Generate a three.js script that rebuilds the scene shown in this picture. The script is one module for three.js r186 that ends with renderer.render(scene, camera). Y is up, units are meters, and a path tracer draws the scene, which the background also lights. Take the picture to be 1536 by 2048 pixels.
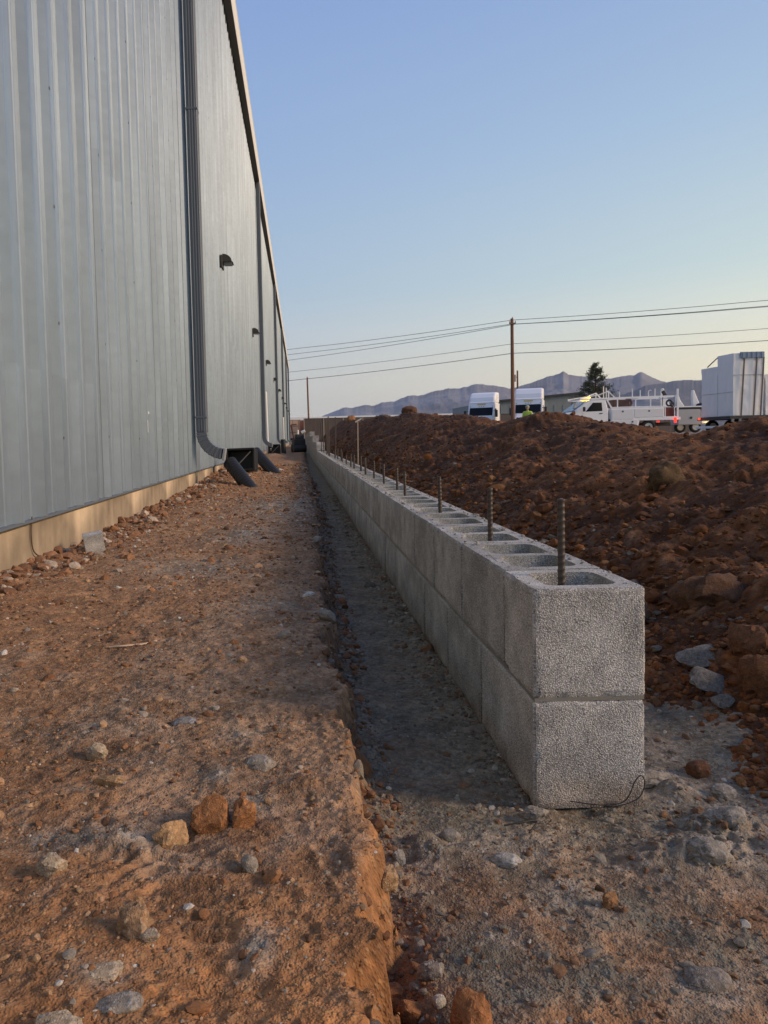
import * as THREE from 'three';
import { RoundedBoxGeometry } from 'three/addons/geometries/RoundedBoxGeometry.js';
import { MarchingCubes } from 'three/addons/objects/MarchingCubes.js';
import { mergeGeometries, mergeVertices, toCreasedNormals } from 'three/addons/utils/BufferGeometryUtils.js';

// ------------------------------------------------------------------ camera, sky, sun, exposure
const scene = new THREE.Scene();
const camera = new THREE.PerspectiveCamera(68.65, 768 / 1024, 0.05, 30000);
camera.position.set(0, 0.68, 0);
camera.rotation.order = 'YXZ';
camera.rotation.set(-0.0534, -0.0054, -0.024);
camera.setViewOffset(768, 1024, 79, 32, 768, 1024);
camera.updateProjectionMatrix();

const D2R = Math.PI / 180;
const SUN_AZ = 103, SUN_EL = 23;           // degrees to the right of the wall's direction, and above the horizon
const lin = (c) => { c /= 255; return c <= 0.04045 ? c / 12.92 : Math.pow((c + 0.055) / 1.055, 2.4); };
const skyTable = [[0, 222, 216, 200], [4.5, 213, 213, 205], [8, 200, 211, 216], [11, 182, 203, 218], [20, 159, 186, 220], [29, 142, 170, 216], [50, 110, 137, 195], [90, 88, 113, 178]].map((r) => [r[0], lin(r[1]), lin(r[2]), lin(r[3])]);
function skyColor(el, az) {
  const e = Math.max(0, el);
  let i = 0; while (i < skyTable.length - 2 && skyTable[i + 1][0] < e) i++;
  const a = skyTable[i], b = skyTable[i + 1], t = (e - a[0]) / (b[0] - a[0]);
  const s = (1 + Math.cos((az - SUN_AZ) * D2R)) / 2, k = Math.max(-0.6, (s - 0.448) / 0.173) * Math.exp(-e / 22) * 1.2;
  const g = [0.29, 0.223, 0.058];
  return [0, 1, 2].map((c) => (a[c + 1] + (b[c + 1] - a[c + 1]) * t) * Math.exp(g[c] * k));
}
{
  const W = 1024, H = 512, data = new Float32Array(W * H * 4);
  for (let y = 0; y < H; y++) for (let x = 0; x < W; x++) {
    const el = (y + 0.5) / H * 180 - 90, th = ((x + 0.5) / W - 0.5) * 2 * Math.PI;
    const dx = Math.cos(th), dz = Math.sin(th), az = Math.atan2(dx, -dz) / D2R;
    const c = skyColor(el, az), o = (y * W + x) * 4;
    data[o] = c[0]; data[o + 1] = c[1]; data[o + 2] = c[2]; data[o + 3] = 1;
  }
  const sky = new THREE.DataTexture(data, W, H, THREE.RGBAFormat, THREE.FloatType);
  sky.mapping = THREE.EquirectangularReflectionMapping; sky.magFilter = THREE.LinearFilter; sky.minFilter = THREE.LinearFilter;
  sky.wrapS = THREE.RepeatWrapping; sky.needsUpdate = true;
  scene.background = sky; scene.environment = sky;
}
const sun = new THREE.DirectionalLight(new THREE.Color().setRGB(1, 0.71, 0.47), 3.0);
sun.position.set(Math.sin(SUN_AZ * D2R) * Math.cos(SUN_EL * D2R) * 60, Math.sin(SUN_EL * D2R) * 60, -Math.cos(SUN_AZ * D2R) * Math.cos(SUN_EL * D2R) * 60);
sun.castShadow = true; sun.shadow.radius = 26; sun.shadow.mapSize.set(2048, 2048);
Object.assign(sun.shadow.camera, { left: -60, right: 60, top: 60, bottom: -60, near: 1, far: 200 });
sun.target.position.set(0, 0, 0); sun.name = 'sun';
scene.add(sun, sun.target);
scene.fog = new THREE.FogExp2(new THREE.Color().setRGB(0.62, 0.66, 0.75), 0.000035);
const renderer = new THREE.WebGLRenderer({ antialias: true });
renderer.toneMapping = THREE.LinearToneMapping;
renderer.toneMappingExposure = 1;
renderer.shadowMap.enabled = true;

// ------------------------------------------------------------------ helpers
let seed = 12345;
const rnd = () => { seed = (seed + 0x6D2B79F5) | 0; let t = Math.imul(seed ^ (seed >>> 15), 1 | seed); t = (t + Math.imul(t ^ (t >>> 7), 61 | t)) ^ t; return ((t ^ (t >>> 14)) >>> 0) / 4294967296; };
const rr = (a, b) => a + (b - a) * rnd();
const clamp = (x, a = 0, b = 1) => Math.min(b, Math.max(a, x));
const sstep = (a, b, x) => { const t = clamp((x - a) / (b - a)); return t * t * (3 - 2 * t); };
const mix = (a, b, t) => a + (b - a) * t;
const mix3 = (a, b, t) => [mix(a[0], b[0], t), mix(a[1], b[1], t), mix(a[2], b[2], t)];
function h2(x, y) { let h = Math.imul(x, 374761393) + Math.imul(y, 668265263) | 0; h = Math.imul(h ^ (h >>> 13), 1274126177); return ((h ^ (h >>> 16)) >>> 0) / 4294967296; }
function vn(x, y) { const i = Math.floor(x), j = Math.floor(y), f = x - i, g = y - j, u = f * f * (3 - 2 * f), v = g * g * (3 - 2 * g); const a = h2(i, j), b = h2(i + 1, j), c = h2(i, j + 1), d = h2(i + 1, j + 1); return a + (b - a) * u + (c - a) * v + (a - b - c + d) * u * v; }
function fbm(x, y, o = 4) { let s = 0, a = 0.5, n = 0; for (let i = 0; i < o; i++) { s += a * vn(x, y); n += a; a *= 0.5; x = x * 2.03 + 17.3; y = y * 2.03 + 9.1; } return s / n - 0.5; }
function ridge(x, y, o = 4) { let s = 0, a = 0.5, n = 0; for (let i = 0; i < o; i++) { s += a * (1 - Math.abs(2 * vn(x, y) - 1)); n += a; a *= 0.5; x = x * 2.1 + 5.3; y = y * 2.1 + 3.7; } return s / n; }
function noise3(x, y, z) { return (vn(x + 3.1 * z, y - 1.7 * z) + vn(y + 40.2, z * 1.3 + x * 0.4) + vn(z + 80.7, x * 1.1 - y * 0.3)) / 3 - 0.5; }
// nearest feature point on a periodic lattice: [distance, id]
function cell(x, y, per, salt = 0) {
  const i = Math.floor(x), j = Math.floor(y); let best = 9, id = 0;
  for (let a = -1; a <= 1; a++) for (let b = -1; b <= 1; b++) {
    const ci = ((i + a) % per + per) % per, cj = ((j + b) % per + per) % per, r = h2(ci + salt, cj + 91), q = h2(ci + 37, cj + salt + 5);
    const d = Math.hypot(i + a + r - x, j + b + q - y); if (d < best) { best = d; id = h2(ci + 7 + salt, cj + 13); }
  }
  return [best, id];
}
function pvn(x, y, per) { const i = Math.floor(x), j = Math.floor(y), f = x - i, g = y - j, u = f * f * (3 - 2 * f), v = g * g * (3 - 2 * g), m = (k) => ((k % per) + per) % per; const a = h2(m(i) + per, m(j)), b = h2(m(i + 1) + per, m(j)), c = h2(m(i) + per, m(j + 1)), d = h2(m(i + 1) + per, m(j + 1)); return a + (b - a) * u + (c - a) * v + (a - b - c + d) * u * v; }
function pfbm(u, v, per, o) { let s = 0, a = 0.5, n = 0; for (let i = 0; i < o; i++) { s += a * pvn(u * per, v * per, per); n += a; a *= 0.55; per *= 2; } return s / n; }

const used = {};
const numbered = (n) => { used[n] = (used[n] ?? -1) + 1; return used[n] ? n + '_' + String(used[n]).padStart(3, '0') : n; };
function tag(o, label, category, group, kind) { o.userData.label = label; if (category) o.userData.category = category; if (group) o.userData.group = group; if (kind) o.userData.kind = kind; return o; }
function thing(name, label, category, p = [0, 0, 0], turn = 0, group) { const o = new THREE.Group(); o.name = numbered(name); o.position.set(...p); o.rotation.y = turn; scene.add(o); return tag(o, label, category, group); }
function shade(m) { m.castShadow = m.receiveShadow = true; return m; }
function part(name, geo, mat, parent) { const m = shade(new THREE.Mesh(Array.isArray(geo) ? join(geo) : geo, mat)); m.name = parent === scene ? numbered(name) : name; parent.add(m); return m; }
function join(gs) { return mergeGeometries(gs.map((g) => { g = g.index ? g.toNonIndexed() : g; for (const k of Object.keys(g.attributes)) if (!['position', 'normal', 'uv'].includes(k)) g.deleteAttribute(k); return g; })); }
const V = (x, y, z) => new THREE.Vector3(x, y, z);
function bx(w, h, d, x, y, z, r = 0.01, rot) {
  const g = r > 0 ? new RoundedBoxGeometry(w, h, d, 1, Math.min(r, w * 0.45, h * 0.45, d * 0.45)) : new THREE.BoxGeometry(w, h, d);
  if (rot) { g.rotateX(rot[0]); g.rotateY(rot[1]); g.rotateZ(rot[2]); }
  return g.translate(x, y, z);
}
function rod(a, b, r, r2 = r, n = 8) {
  const A = V(...a), B = V(...b), d = B.clone().sub(A), g = new THREE.CylinderGeometry(r2, r, d.length(), n);
  g.applyQuaternion(new THREE.Quaternion().setFromUnitVectors(V(0, 1, 0), d.normalize()));
  return g.translate(...A.add(B).multiplyScalar(0.5).toArray());
}
function bar(a, b, w, h) { // rectangular bar between two points
  const A = V(...a), B = V(...b), d = B.clone().sub(A), g = new THREE.BoxGeometry(w, h, d.length());
  const m = new THREE.Matrix4().lookAt(V(0, 0, 0), d, Math.abs(d.y) > 0.95 * d.length() ? V(0, 0, 1) : V(0, 1, 0)); g.applyMatrix4(m);
  return g.translate(...A.add(B).multiplyScalar(0.5).toArray());
}
const tube = (pts, r, n = 24, k = 6) => new THREE.TubeGeometry(new THREE.CatmullRomCurve3(pts.map((p) => V(...p))), n, r, k, false);
function prism(pts, depth, bevel = 0.02) { // outline in (x, y), extruded along z and centred on it
  const s = new THREE.Shape(pts.map((p) => new THREE.Vector2(...p)));
  return new THREE.ExtrudeGeometry(s, { depth: depth - 2 * bevel, bevelEnabled: bevel > 0, bevelSize: bevel, bevelThickness: bevel, bevelSegments: 2, bevelOffset: -bevel }).translate(0, 0, -depth / 2 + bevel);
}
function triUV(g, s = 1) {
  const p = g.attributes.position, n = g.attributes.normal, uv = new Float32Array(p.count * 2);
  for (let i = 0; i < p.count; i++) {
    const x = Math.abs(n.getX(i)), y = Math.abs(n.getY(i)), z = Math.abs(n.getZ(i));
    const [a, b] = y >= x && y >= z ? [p.getX(i), p.getZ(i)] : x >= z ? [p.getZ(i), p.getY(i)] : [p.getX(i), p.getY(i)];
    uv[2 * i] = a * s; uv[2 * i + 1] = b * s;
  }
  g.setAttribute('uv', new THREE.BufferAttribute(uv, 2)); return g;
}
function tex(size, f, srgb, bytes = true) {
  const d = new Uint8Array(size * size * 4);
  for (let y = 0; y < size; y++) for (let x = 0; x < size; x++) { const c = f((x + 0.5) / size, (y + 0.5) / size), o = (y * size + x) * 4; for (let k = 0; k < 3; k++) d[o + k] = clamp(Array.isArray(c) ? c[k] : c) * 255; d[o + 3] = 255; }
  const t = new THREE.DataTexture(d, size, size); t.wrapS = t.wrapT = THREE.RepeatWrapping; t.magFilter = THREE.LinearFilter; t.minFilter = THREE.LinearMipmapLinearFilter; t.generateMipmaps = true;
  if (srgb) t.colorSpace = THREE.SRGBColorSpace; t.needsUpdate = true; return t;
}
const std = (r, g, b, rough = 0.8, extra = {}) => new THREE.MeshStandardMaterial({ color: new THREE.Color().setRGB(r, g, b), roughness: rough, ...extra });

// ------------------------------------------------------------------ textures and materials
const DT = 1024;
const dirtH = new Float32Array(DT * DT);
const dirtMap = tex(DT, (u, v) => {
  const f = pfbm(u, v, 8, 6), g = pfbm(u + 0.37, v + 0.11, 64, 4), [d1, i1] = cell(u * 90, v * 90, 90), [d2, i2] = cell(u * 34, v * 34, 34, 50), [d3, i3] = cell(u * 200, v * 200, 200, 9);
  let h = 0.35 * f + 0.25 * g; const p1 = i1 > 0.5 ? Math.max(0, 0.42 - d1) : 0, p2 = i2 > 0.72 ? Math.max(0, 0.36 - d2) : 0, p3 = Math.max(0, 0.5 - d3);
  h += p1 * 0.55 + p2 * 1.0 + p3 * 0.25;
  dirtH[Math.floor(v * DT) * DT + Math.floor(u * DT)] = h;
  let c = 0.85 + 0.42 * (f - 0.5) + 0.5 * (g - 0.5); const k = [c, c, c];
  if (p1 > 0) { const w = sstep(0, 0.12, p1), t = i1 * 37 % 1; for (let q = 0; q < 3; q++) k[q] = mix(k[q], (t < 0.6 ? 0.8 : t < 0.9 ? 0.9 : 1.0) * [1, 1.0 + (t > 0.6 ? 0.1 : 0), 1.0 + (t > 0.6 ? 0.25 : 0)][q], 0.65 * w); }
  if (p2 > 0) { const w = sstep(0, 0.1, p2), t = i2 * 53 % 1; for (let q = 0; q < 3; q++) k[q] = mix(k[q], (0.72 + 0.28 * t) * [1, 1.08, 1.18][q], 0.6 * w); }
  for (let q = 0; q < 3; q++) k[q] -= 0.12 * (0.5 - Math.min(0.5, p3 + 0.15));
  return k;
}, true);
const dirtBump = tex(DT, (u, v) => dirtH[Math.floor(v * DT) * DT + Math.floor(u * DT)] * 0.9);
const dirtMat = new THREE.MeshStandardMaterial({ vertexColors: true, roughness: 1, map: dirtMap, bumpMap: dirtBump, bumpScale: 0.009 });

const cmuH = new Float32Array(DT * DT);
const cmuMap = tex(DT, (u, v) => {
  const f = pfbm(u, v, 6, 5), [d1, i1] = cell(u * 150, v * 150, 150, 3), [d2, i2] = cell(u * 70, v * 70, 70, 21), g = pfbm(u, v, 220, 2);
  const pit = i2 > 0.86 ? sstep(0.34, 0.12, d2) * (0.4 + 0.6 * i1) : 0, gr = sstep(0.6, 0.1, d1);
  cmuH[Math.floor(v * DT) * DT + Math.floor(u * DT)] = 0.45 + 0.3 * gr * (0.4 + i1) + 0.25 * (g - 0.5) - 0.5 * pit + 0.15 * (f - 0.5);
  const c = 0.78 + 0.3 * (f - 0.5) + 0.36 * (i1 - 0.5) * gr + 0.34 * (g - 0.5) - 0.26 * pit - 0.1 * (1 - gr); return [c, c * 0.985, c * 0.965];
}, true);
const cmuBump = tex(DT, (u, v) => cmuH[Math.floor(v * DT) * DT + Math.floor(u * DT)]);
const cmuMat = new THREE.MeshStandardMaterial({ color: new THREE.Color().setRGB(1.0, 1.02, 1.03), vertexColors: true, roughness: 0.97, map: cmuMap, bumpMap: cmuBump, bumpScale: 0.0032 });
const cmuSmooth = new THREE.MeshStandardMaterial({ color: new THREE.Color().setRGB(0.8, 0.79, 0.79), vertexColors: true, roughness: 0.97, map: cmuMap, bumpMap: cmuBump, bumpScale: 0.0012 });
const mortarMat = std(0.47, 0.46, 0.43, 1, { bumpMap: cmuBump, bumpScale: 0.003 });
const concMap = tex(512, (u, v) => { const f = pfbm(u, v, 4, 6), g = pfbm(u + 0.3, v, 3, 3), s = pfbm(u * 1, v * 0.15, 20, 3); const c = 0.74 + 0.55 * (f - 0.5) + 0.3 * (g - 0.5) + 0.16 * (s - 0.5); return [c, c * 0.96, c * 0.9]; }, true);
const footMat = new THREE.MeshStandardMaterial({ color: new THREE.Color().setRGB(0.82, 0.71, 0.56), roughness: 0.95, map: concMap, bumpMap: concMap, bumpScale: 0.012 });
const oilBump = tex(512, (u, v) => 0.5 + 0.8 * (pfbm(u, v, 3, 4) - 0.5));
const streak = tex(512, (u, v) => { const c = 0.86 + 0.16 * (pfbm(u, v * 0.125, 24, 4) - 0.5) + 0.1 * (pfbm(u, v, 3, 4) - 0.5) + 0.05 * (pfbm(u, v, 90, 2) - 0.5); return [c, c, c]; }, true);
const sidingMat = new THREE.MeshStandardMaterial({ color: new THREE.Color().setRGB(0.36, 0.45, 0.545), roughness: 0.37, metalness: 0.36, map: streak, bumpMap: oilBump, bumpScale: 0.004 });
const trimMat = std(0.175, 0.21, 0.255, 0.42, { map: streak });
const trimLight = std(0.86, 0.83, 0.74, 0.5);
const bronze = std(0.05, 0.042, 0.032, 0.45);
const blackPlastic = std(0.012, 0.012, 0.014, 0.55);
const whitePaint = std(0.86, 0.86, 0.85, 0.35);
const pvc = std(0.8, 0.8, 0.78, 0.4);
const glassDark = new THREE.MeshPhysicalMaterial({ color: new THREE.Color().setRGB(0.01, 0.011, 0.013), roughness: 0.12, specularIntensity: 0.45 });
const rubber = std(0.02, 0.02, 0.02, 0.9);
const darkSteel = std(0.03, 0.03, 0.032, 0.6);
const rustSteel = std(0.085, 0.07, 0.06, 0.5, { metalness: 0.4 });
const woodPole = std(0.32, 0.16, 0.09, 0.95, { map: streak });
const wireMat = std(0.16, 0.16, 0.18, 0.7);

// ------------------------------------------------------------------ the ground
const B = 1.24;                                        // distance of the hall's foundation to the left of the camera
const LOT = 0.55;                                      // level of the yard behind the dirt bank
const WX0 = 0.41, WX1 = 0.612, WZ = 1.325;             // block wall: left face, right face, near end (forward distance)
const ledge = (z) => { const near = 0.07 + 0.034 * fbm(z * 5, 3.1, 3) * 2 + 0.034 * fbm(z * 19, 7.7, 3) * 2; return near + 0.05 * sstep(3, 9, z) + 0.12 * sstep(15, 45, z) + 0.06 * fbm(z * 0.7, 1.2, 3) * sstep(2, 5, z); };
const mounds = [[-0.95, 11.2, 0.13, 0.42, 3.0], [-0.9, 25.5, 0.12, 0.5, 3.5], [-0.6, 18, 0.05, 0.5, 3]];
const heaps = [[-0.254, 0.985, 0.016, 0.03, 0.02], [-0.215, 0.965, 0.012, 0.02, 0.012], [0.60, 1.14, 0.022, 0.09, 0.05], [0.70, 1.22, 0.028, 0.08, 0.05], [0.685, 1.40, 0.022, 0.035, 0.06], [0.42, 1.29, 0.016, 0.03, 0.022], [0.19, 1.19, 0.018, 0.035, 0.03], [0.82, 1.1, 0.03, 0.08, 0.05], [0.14, 0.76, 0.03, 0.03, 0.035]];
const holes = [[0.152, 1.165, 0.022, 0.02, 0.013], [0.64, 1.285, 0.03, 0.03, 0.012], [0.5, 1.315, 0.014, 0.018, 0.01], [-0.21, 1.005, 0.012, 0.03, 0.01], [0.10, 0.93, 0.03, 0.018, 0.07], [0.115, 0.78, 0.03, 0.022, 0.08]];
const gauss = (x, z, m) => { const a = (x - m[0]) / m[3], b = (z - m[1]) / m[4], e = a * a + b * b; return e > 9 ? 0 : m[2] * Math.exp(-e); };
function groundY(x, z) {
  const xl = ledge(z), near = sstep(6, 1.5, z), w = mix(0.07, 0.012, near);
  let L = 0.148 + 0.05 * fbm(x * 0.9 + 5, z * 0.45, 3) + 0.020 * fbm(x * 6, z * 6, 3) + 0.010 * fbm(x * 28, z * 28, 3);
  L += 0.014 * (ridge(x * 13 + z * 3, z * 11, 4) - 0.6) + 0.006 * (ridge(x * 45, z * 45, 3) - 0.55) * near + 0.005 * fbm(x * 110, z * 110, 2) * near;
  for (const m of mounds) L += gauss(x, z, m);
  if (z < 1.5) { const u = (x + 0.17) * 0.93 + (z - 0.86) * 0.36, v = (z - 0.86) * 0.93 - (x + 0.17) * 0.36, e = Math.exp(-Math.pow(u / 0.062, 4)) * sstep(0.24, 0.12, Math.abs(v)); L -= e * (0.003 + 0.0065 * sstep(-0.2, 0.5, Math.sin((v + Math.abs(u) * 0.7) * 205) + fbm(x * 30, z * 30, 2)) * clamp(0.6 + 2 * fbm(x * 12 + 4, z * 12, 2))); }
  let T = 0.0 + 0.012 * fbm(x * 5, z * 4, 3) + 0.008 * fbm(x * 30, z * 30, 3) + 0.004 * fbm(x * 110, z * 110, 2) * near;
  const front = sstep(1.35, 1.1, z) * sstep(0.1, 0.25, x);
  T += front * (0.012 + 0.014 * (ridge(x * 9, z * 9, 4) - 0.55)) ;
  T += 0.045 * Math.exp(-Math.max(0, x - xl) / 0.05) * (0.3 + 1.7 * vn(x * 30, z * 30)) * (0.4 + 1.2 * vn(z * 4, 9)) * sstep(0.95, 1.25, z);
  T -= 0.012 * Math.exp(-Math.pow((x - xl - 0.03) / 0.03, 2)) * sstep(1.15, 1.0, z);
  T += sstep(0.75, 1.1, x) * 0.05;
  const jag = 0.03 * fbm(x * 50, z * 50, 3);
  let y = mix(L, T, sstep(-w, w, x - xl + jag));
  for (const m of heaps) y += gauss(x, z, m) * (0.6 + 0.9 * vn(x * 90, z * 90));
  for (const m of holes) y -= gauss(x, z, m);
  return y;
}
const patches = [[-0.30, 1.0, 0.09, 0.035], [-0.245, 0.99, 0.05, 0.025], [-0.085, 1.08, 0.035, 0.03], [-0.145, 1.17, 0.025, 0.025], [-0.36, 1.145, 0.03, 0.015], [-0.12, 1.35, 0.05, 0.03], [-0.42, 1.4, 0.07, 0.06], [-0.06, 0.77, 0.02, 0.03], [-0.22, 0.735, 0.03, 0.02], [0.37, 1.05, 0.06, 0.06], [0.6, 1.12, 0.16, 0.07], [0.7, 1.25, 0.14, 0.08], [0.25, 0.98, 0.04, 0.03], [0.47, 0.86, 0.05, 0.04], [0.31, 1.2, 0.12, 0.06], [0.72, 1.42, 0.1, 0.2], [-0.45, 3.2, 0.3, 0.3], [-0.15, 2.4, 0.12, 0.12], [-0.2, 6, 0.35, 1.2], [-0.35, 4.3, 0.25, 0.5], [0.2, 1.17, 0.06, 0.06]];
const ORANGE = [0.47, 0.215, 0.08], BROWN = [0.40, 0.21, 0.10], DARKB = [0.205, 0.138, 0.085], GREY = [0.30, 0.265, 0.21], TRENCH = [0.27, 0.25, 0.19], LIME = [0.42, 0.36, 0.28];
function groundColor(x, z) {
  const n1 = fbm(x * 3 + 11, z * 2.2, 4), n2 = fbm(x * 16, z * 16, 4), n3 = fbm(x * 60 + 3, z * 60, 3), n4 = fbm(x * 1.1, z * 0.8 + 40, 3);
  const xl = ledge(z);
  let c = mix3(BROWN, ORANGE, clamp(0.42 + 2.6 * n1 + 1.0 * n2));
  c = mix3(c, ORANGE, 0.75 * sstep(1.0, 0.7, z) * clamp(0.7 + 3 * n2));
  c = mix3(c, GREY, 0.4 * sstep(0.1, 0.25, n4 + 0.5 * n2));
  let g = 0; for (const p of patches) { const a = (x - p[0]) / p[2], b = (z - p[1]) / p[3]; const e = a * a + b * b; if (e < 6) g = Math.max(g, Math.exp(-e) + 1.1 * n2 * Math.exp(-e * 0.4) + 0.5 * n3 * Math.exp(-e * 0.4)); }
  let t = mix3(TRENCH, DARKB, sstep(0.0, 0.16, n2 + 0.4 * n1) * 0.55);
  t = mix3(t, BROWN, sstep(1.28, 1.08, z) * clamp(0.72 + 2.2 * n2 + 1.2 * n1) * 0.85);
  t = mix3(t, BROWN, sstep(0.66, 0.85, x) * sstep(1.5, 1.9, z) * clamp(0.5 + 3 * n2));
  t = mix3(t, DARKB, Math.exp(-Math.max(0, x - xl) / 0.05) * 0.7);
  c = mix3(c, mix3(BROWN, [0.2, 0.09, 0.05], 0.5), 0.6 * sstep(-0.22, -0.02, x - xl) * sstep(1.15, 1.5, z));
  c = mix3(c, t, sstep(0.0, 0.035, x - xl + 0.012 * n3 * 2));
  c = mix3(c, ORANGE, 0.8 * sstep(1.15, 1.0, z) * Math.exp(-Math.pow((x - xl) / 0.028, 2)));
  c = mix3(c, mix3(GREY, LIME, clamp(0.3 + 3 * n3)), clamp(g * 0.85));
  c = mix3(c, [0.46, 0.31, 0.185], clamp(0.16 + 0.8 * n4 + 0.5 * n1) * sstep(0.85, 1.5, z) * (x < xl ? 1 : 0.3));
  const s = 1.08 * (1 + 0.6 * n2 + 0.5 * n3); return [c[0] * s, c[1] * s, c[2] * s];
}
function steps(list) { const o = []; for (const [a, b, d] of list) { const n = Math.max(1, Math.round((b - a) / d)); for (let i = 0; i < n; i++) o.push(a + (b - a) * i / n); } o.push(list[list.length - 1][1]); return o; }
function geom(a, b, q) { const o = []; for (let z = a; z < b; z *= q) o.push(z); return o; }
function sheet(xs, zs, fy, fc, uvs) {
  const nx = xs.length, nz = zs.length, P = new Float32Array(nx * nz * 3), C = new Float32Array(nx * nz * 3), U = new Float32Array(nx * nz * 2), I = new Uint32Array((nx - 1) * (nz - 1) * 6);
  let q = 0;
  for (let j = 0; j < nz; j++) for (let i = 0; i < nx; i++) {
    const k = j * nx + i, x = xs[i], z = zs[j], y = fy(x, z), c = fc ? fc(x, z, y) : [1, 1, 1];
    P.set([x, y, -z], k * 3); C.set(c, k * 3); U[k * 2] = x * uvs; U[k * 2 + 1] = (z + 0.6 * y) * uvs;
    if (i < nx - 1 && j < nz - 1) { I.set([k, k + 1, k + nx + 1, k, k + nx + 1, k + nx], q); q += 6; }
  }
  const g = new THREE.BufferGeometry(); g.setAttribute('position', new THREE.BufferAttribute(P, 3)); if (fc) g.setAttribute('color', new THREE.BufferAttribute(C, 3)); g.setAttribute('uv', new THREE.BufferAttribute(U, 2)); g.setIndex(new THREE.BufferAttribute(I, 1)); g.computeVertexNormals(); return g;
}
{
  const xs = steps([[-1.9, -1.2, 0.05], [-1.2, -0.6, 0.011], [-0.6, -0.01, 0.005], [-0.01, 0.2, 0.003], [0.2, 0.95, 0.005], [0.95, 1.9, 0.02]]);
  const zs = [...steps([[-8, 0.3, 0.25], [0.3, 0.6, 0.02], [0.6, 1.6, 0.0035]]).slice(0, -1), ...geom(1.6, 55, 1.0055), 58, 62, 68, 75, 83, 92];
  const g = part('dirt_ground', sheet(xs, zs, groundY, groundColor, 1 / 0.62), dirtMat, scene);
  tag(g, 'reddish brown trampled dirt strip and grey trench between the metal hall and block wall', null, null, 'structure');
}
// ------------------------------------------------------------------ the dirt bank
const crestPts = [[-8, 0.62], [-3, 0.6], [0, 0.62], [3, 0.70], [4.53, 0.749], [4.72, 0.774], [4.88, 0.783], [5.02, 0.751], [5.17, 0.714], [5.3, 0.665], [5.84, 0.655], [6.21, 0.67], [6.59, 0.707], [6.79, 0.701], [7.06, 0.775], [7.24, 0.794], [7.49, 0.78], [7.69, 0.826], [8.04, 0.836], [8.38, 0.765], [8.6, 0.765], [8.85, 0.86], [9.23, 0.967], [9.74, 0.994], [10.33, 0.95], [10.85, 0.87], [11.27, 0.81], [12.05, 0.89], [12.75, 1.019], [13.54, 1.107], [14.2, 1.122], [14.94, 1.089], [16.04, 1.156], [17.66, 1.27], [20.11, 1.361], [21.63, 1.303], [24.69, 1.401], [27.84, 1.576], [35.98, 1.522], [41.03, 1.76], [47.8, 1.9], [56, 1.7], [63, 0.6]];
function crest(z) { let i = 0; while (i < crestPts.length - 2 && crestPts[i + 1][0] < z) i++; const a = crestPts[i], b = crestPts[i + 1]; return mix(a[1], b[1], sstep(0, 1, clamp((z - a[0]) / (b[0] - a[0])))); }
const toe = (z) => 0.84 + 0.1 * fbm(z * 1.7, 5, 3) * 2 + 0.12 * sstep(1.0, 0.4, z);
function bankY(x, z) {
  const x0 = toe(z), xc = 2.9 + 0.5 * fbm(z * 0.5, 3, 2), c = crest(z) - 0.035;
  let y;
  if (x < xc) { const t = clamp((x - x0) / (xc - x0), -0.3, 1); y = -0.02 + (c + 0.02) * (t < 0 ? t * 1.2 : Math.pow(t, 0.92) * (1 - 0.12 * t * t) / 0.88); }
  else { const t = clamp((x - xc) / 1.9); y = mix(c, LOT - 0.1, sstep(0, 1, t)) - 0.3 * sstep(5.0, 5.5, x); }
  const env = sstep(-0.1, 0.35, x - x0) * (1 - sstep(4.2, 5.3, x));
  const f = clamp(z / 8, 0.45, 1.6);
  y += env * ((0.16 * f * fbm(x * 1.3, z * 1.1 + 9, 3) + 0.11 * (ridge(x * 3.3, z * 2.6, 4) - 0.6)) * (1 - 0.75 * Math.exp(-Math.pow((x - xc) / 0.5, 2))) + 0.05 * fbm(x * 9, z * 9, 3) + 0.035 * (ridge(x * 19, z * 19, 3) - 0.6));
  y += sstep(-0.15, 0.1, x - x0) * (0.012 * fbm(x * 40, z * 40, 2) + 0.02 * fbm(x * 12, z * 12, 2));
  return y;
}
const BANK = [0.23, 0.083, 0.022], BANKD = [0.11, 0.04, 0.011], BANKL = [0.34, 0.155, 0.055];
function bankColor(x, z, y) {
  const n1 = fbm(x * 1.5 + 2, z * 1.2, 4), n2 = fbm(x * 9, z * 9, 4), n3 = fbm(x * 40, z * 40, 2);
  let c = mix3(BANKD, BANK, clamp(0.5 + 2.2 * n1 + 1.2 * n2)); c = mix3(c, BANKL, 0.7 * sstep(0.1, 0.3, n2 + 0.3 * n1));
  c = mix3(c, GREY, 0.35 * sstep(0.12, 0.3, n3 + 0.3 * n2) * sstep(1.8, 1.0, x));
  const s = 1 + 0.7 * n3 + 0.3 * n2; return [c[0] * s, c[1] * s, c[2] * s];
}
{
  const xs = steps([[0.55, 2.2, 0.0125], [2.2, 3.6, 0.02], [3.6, 5.6, 0.07]]);
  const zs = [...steps([[-8, -1.5, 0.15], [-1.5, 0.6, 0.05], [0.6, 1.2, 0.02]]).slice(0, -1), ...geom(1.2, 66, 1.0065)];
  tag(part('dirt_bank', sheet(xs, zs, bankY, bankColor, 1 / 0.9), dirtMat, scene), 'long dark red brown bank of dug earth heaped along the right of the block wall', null, null, 'structure');
}
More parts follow.
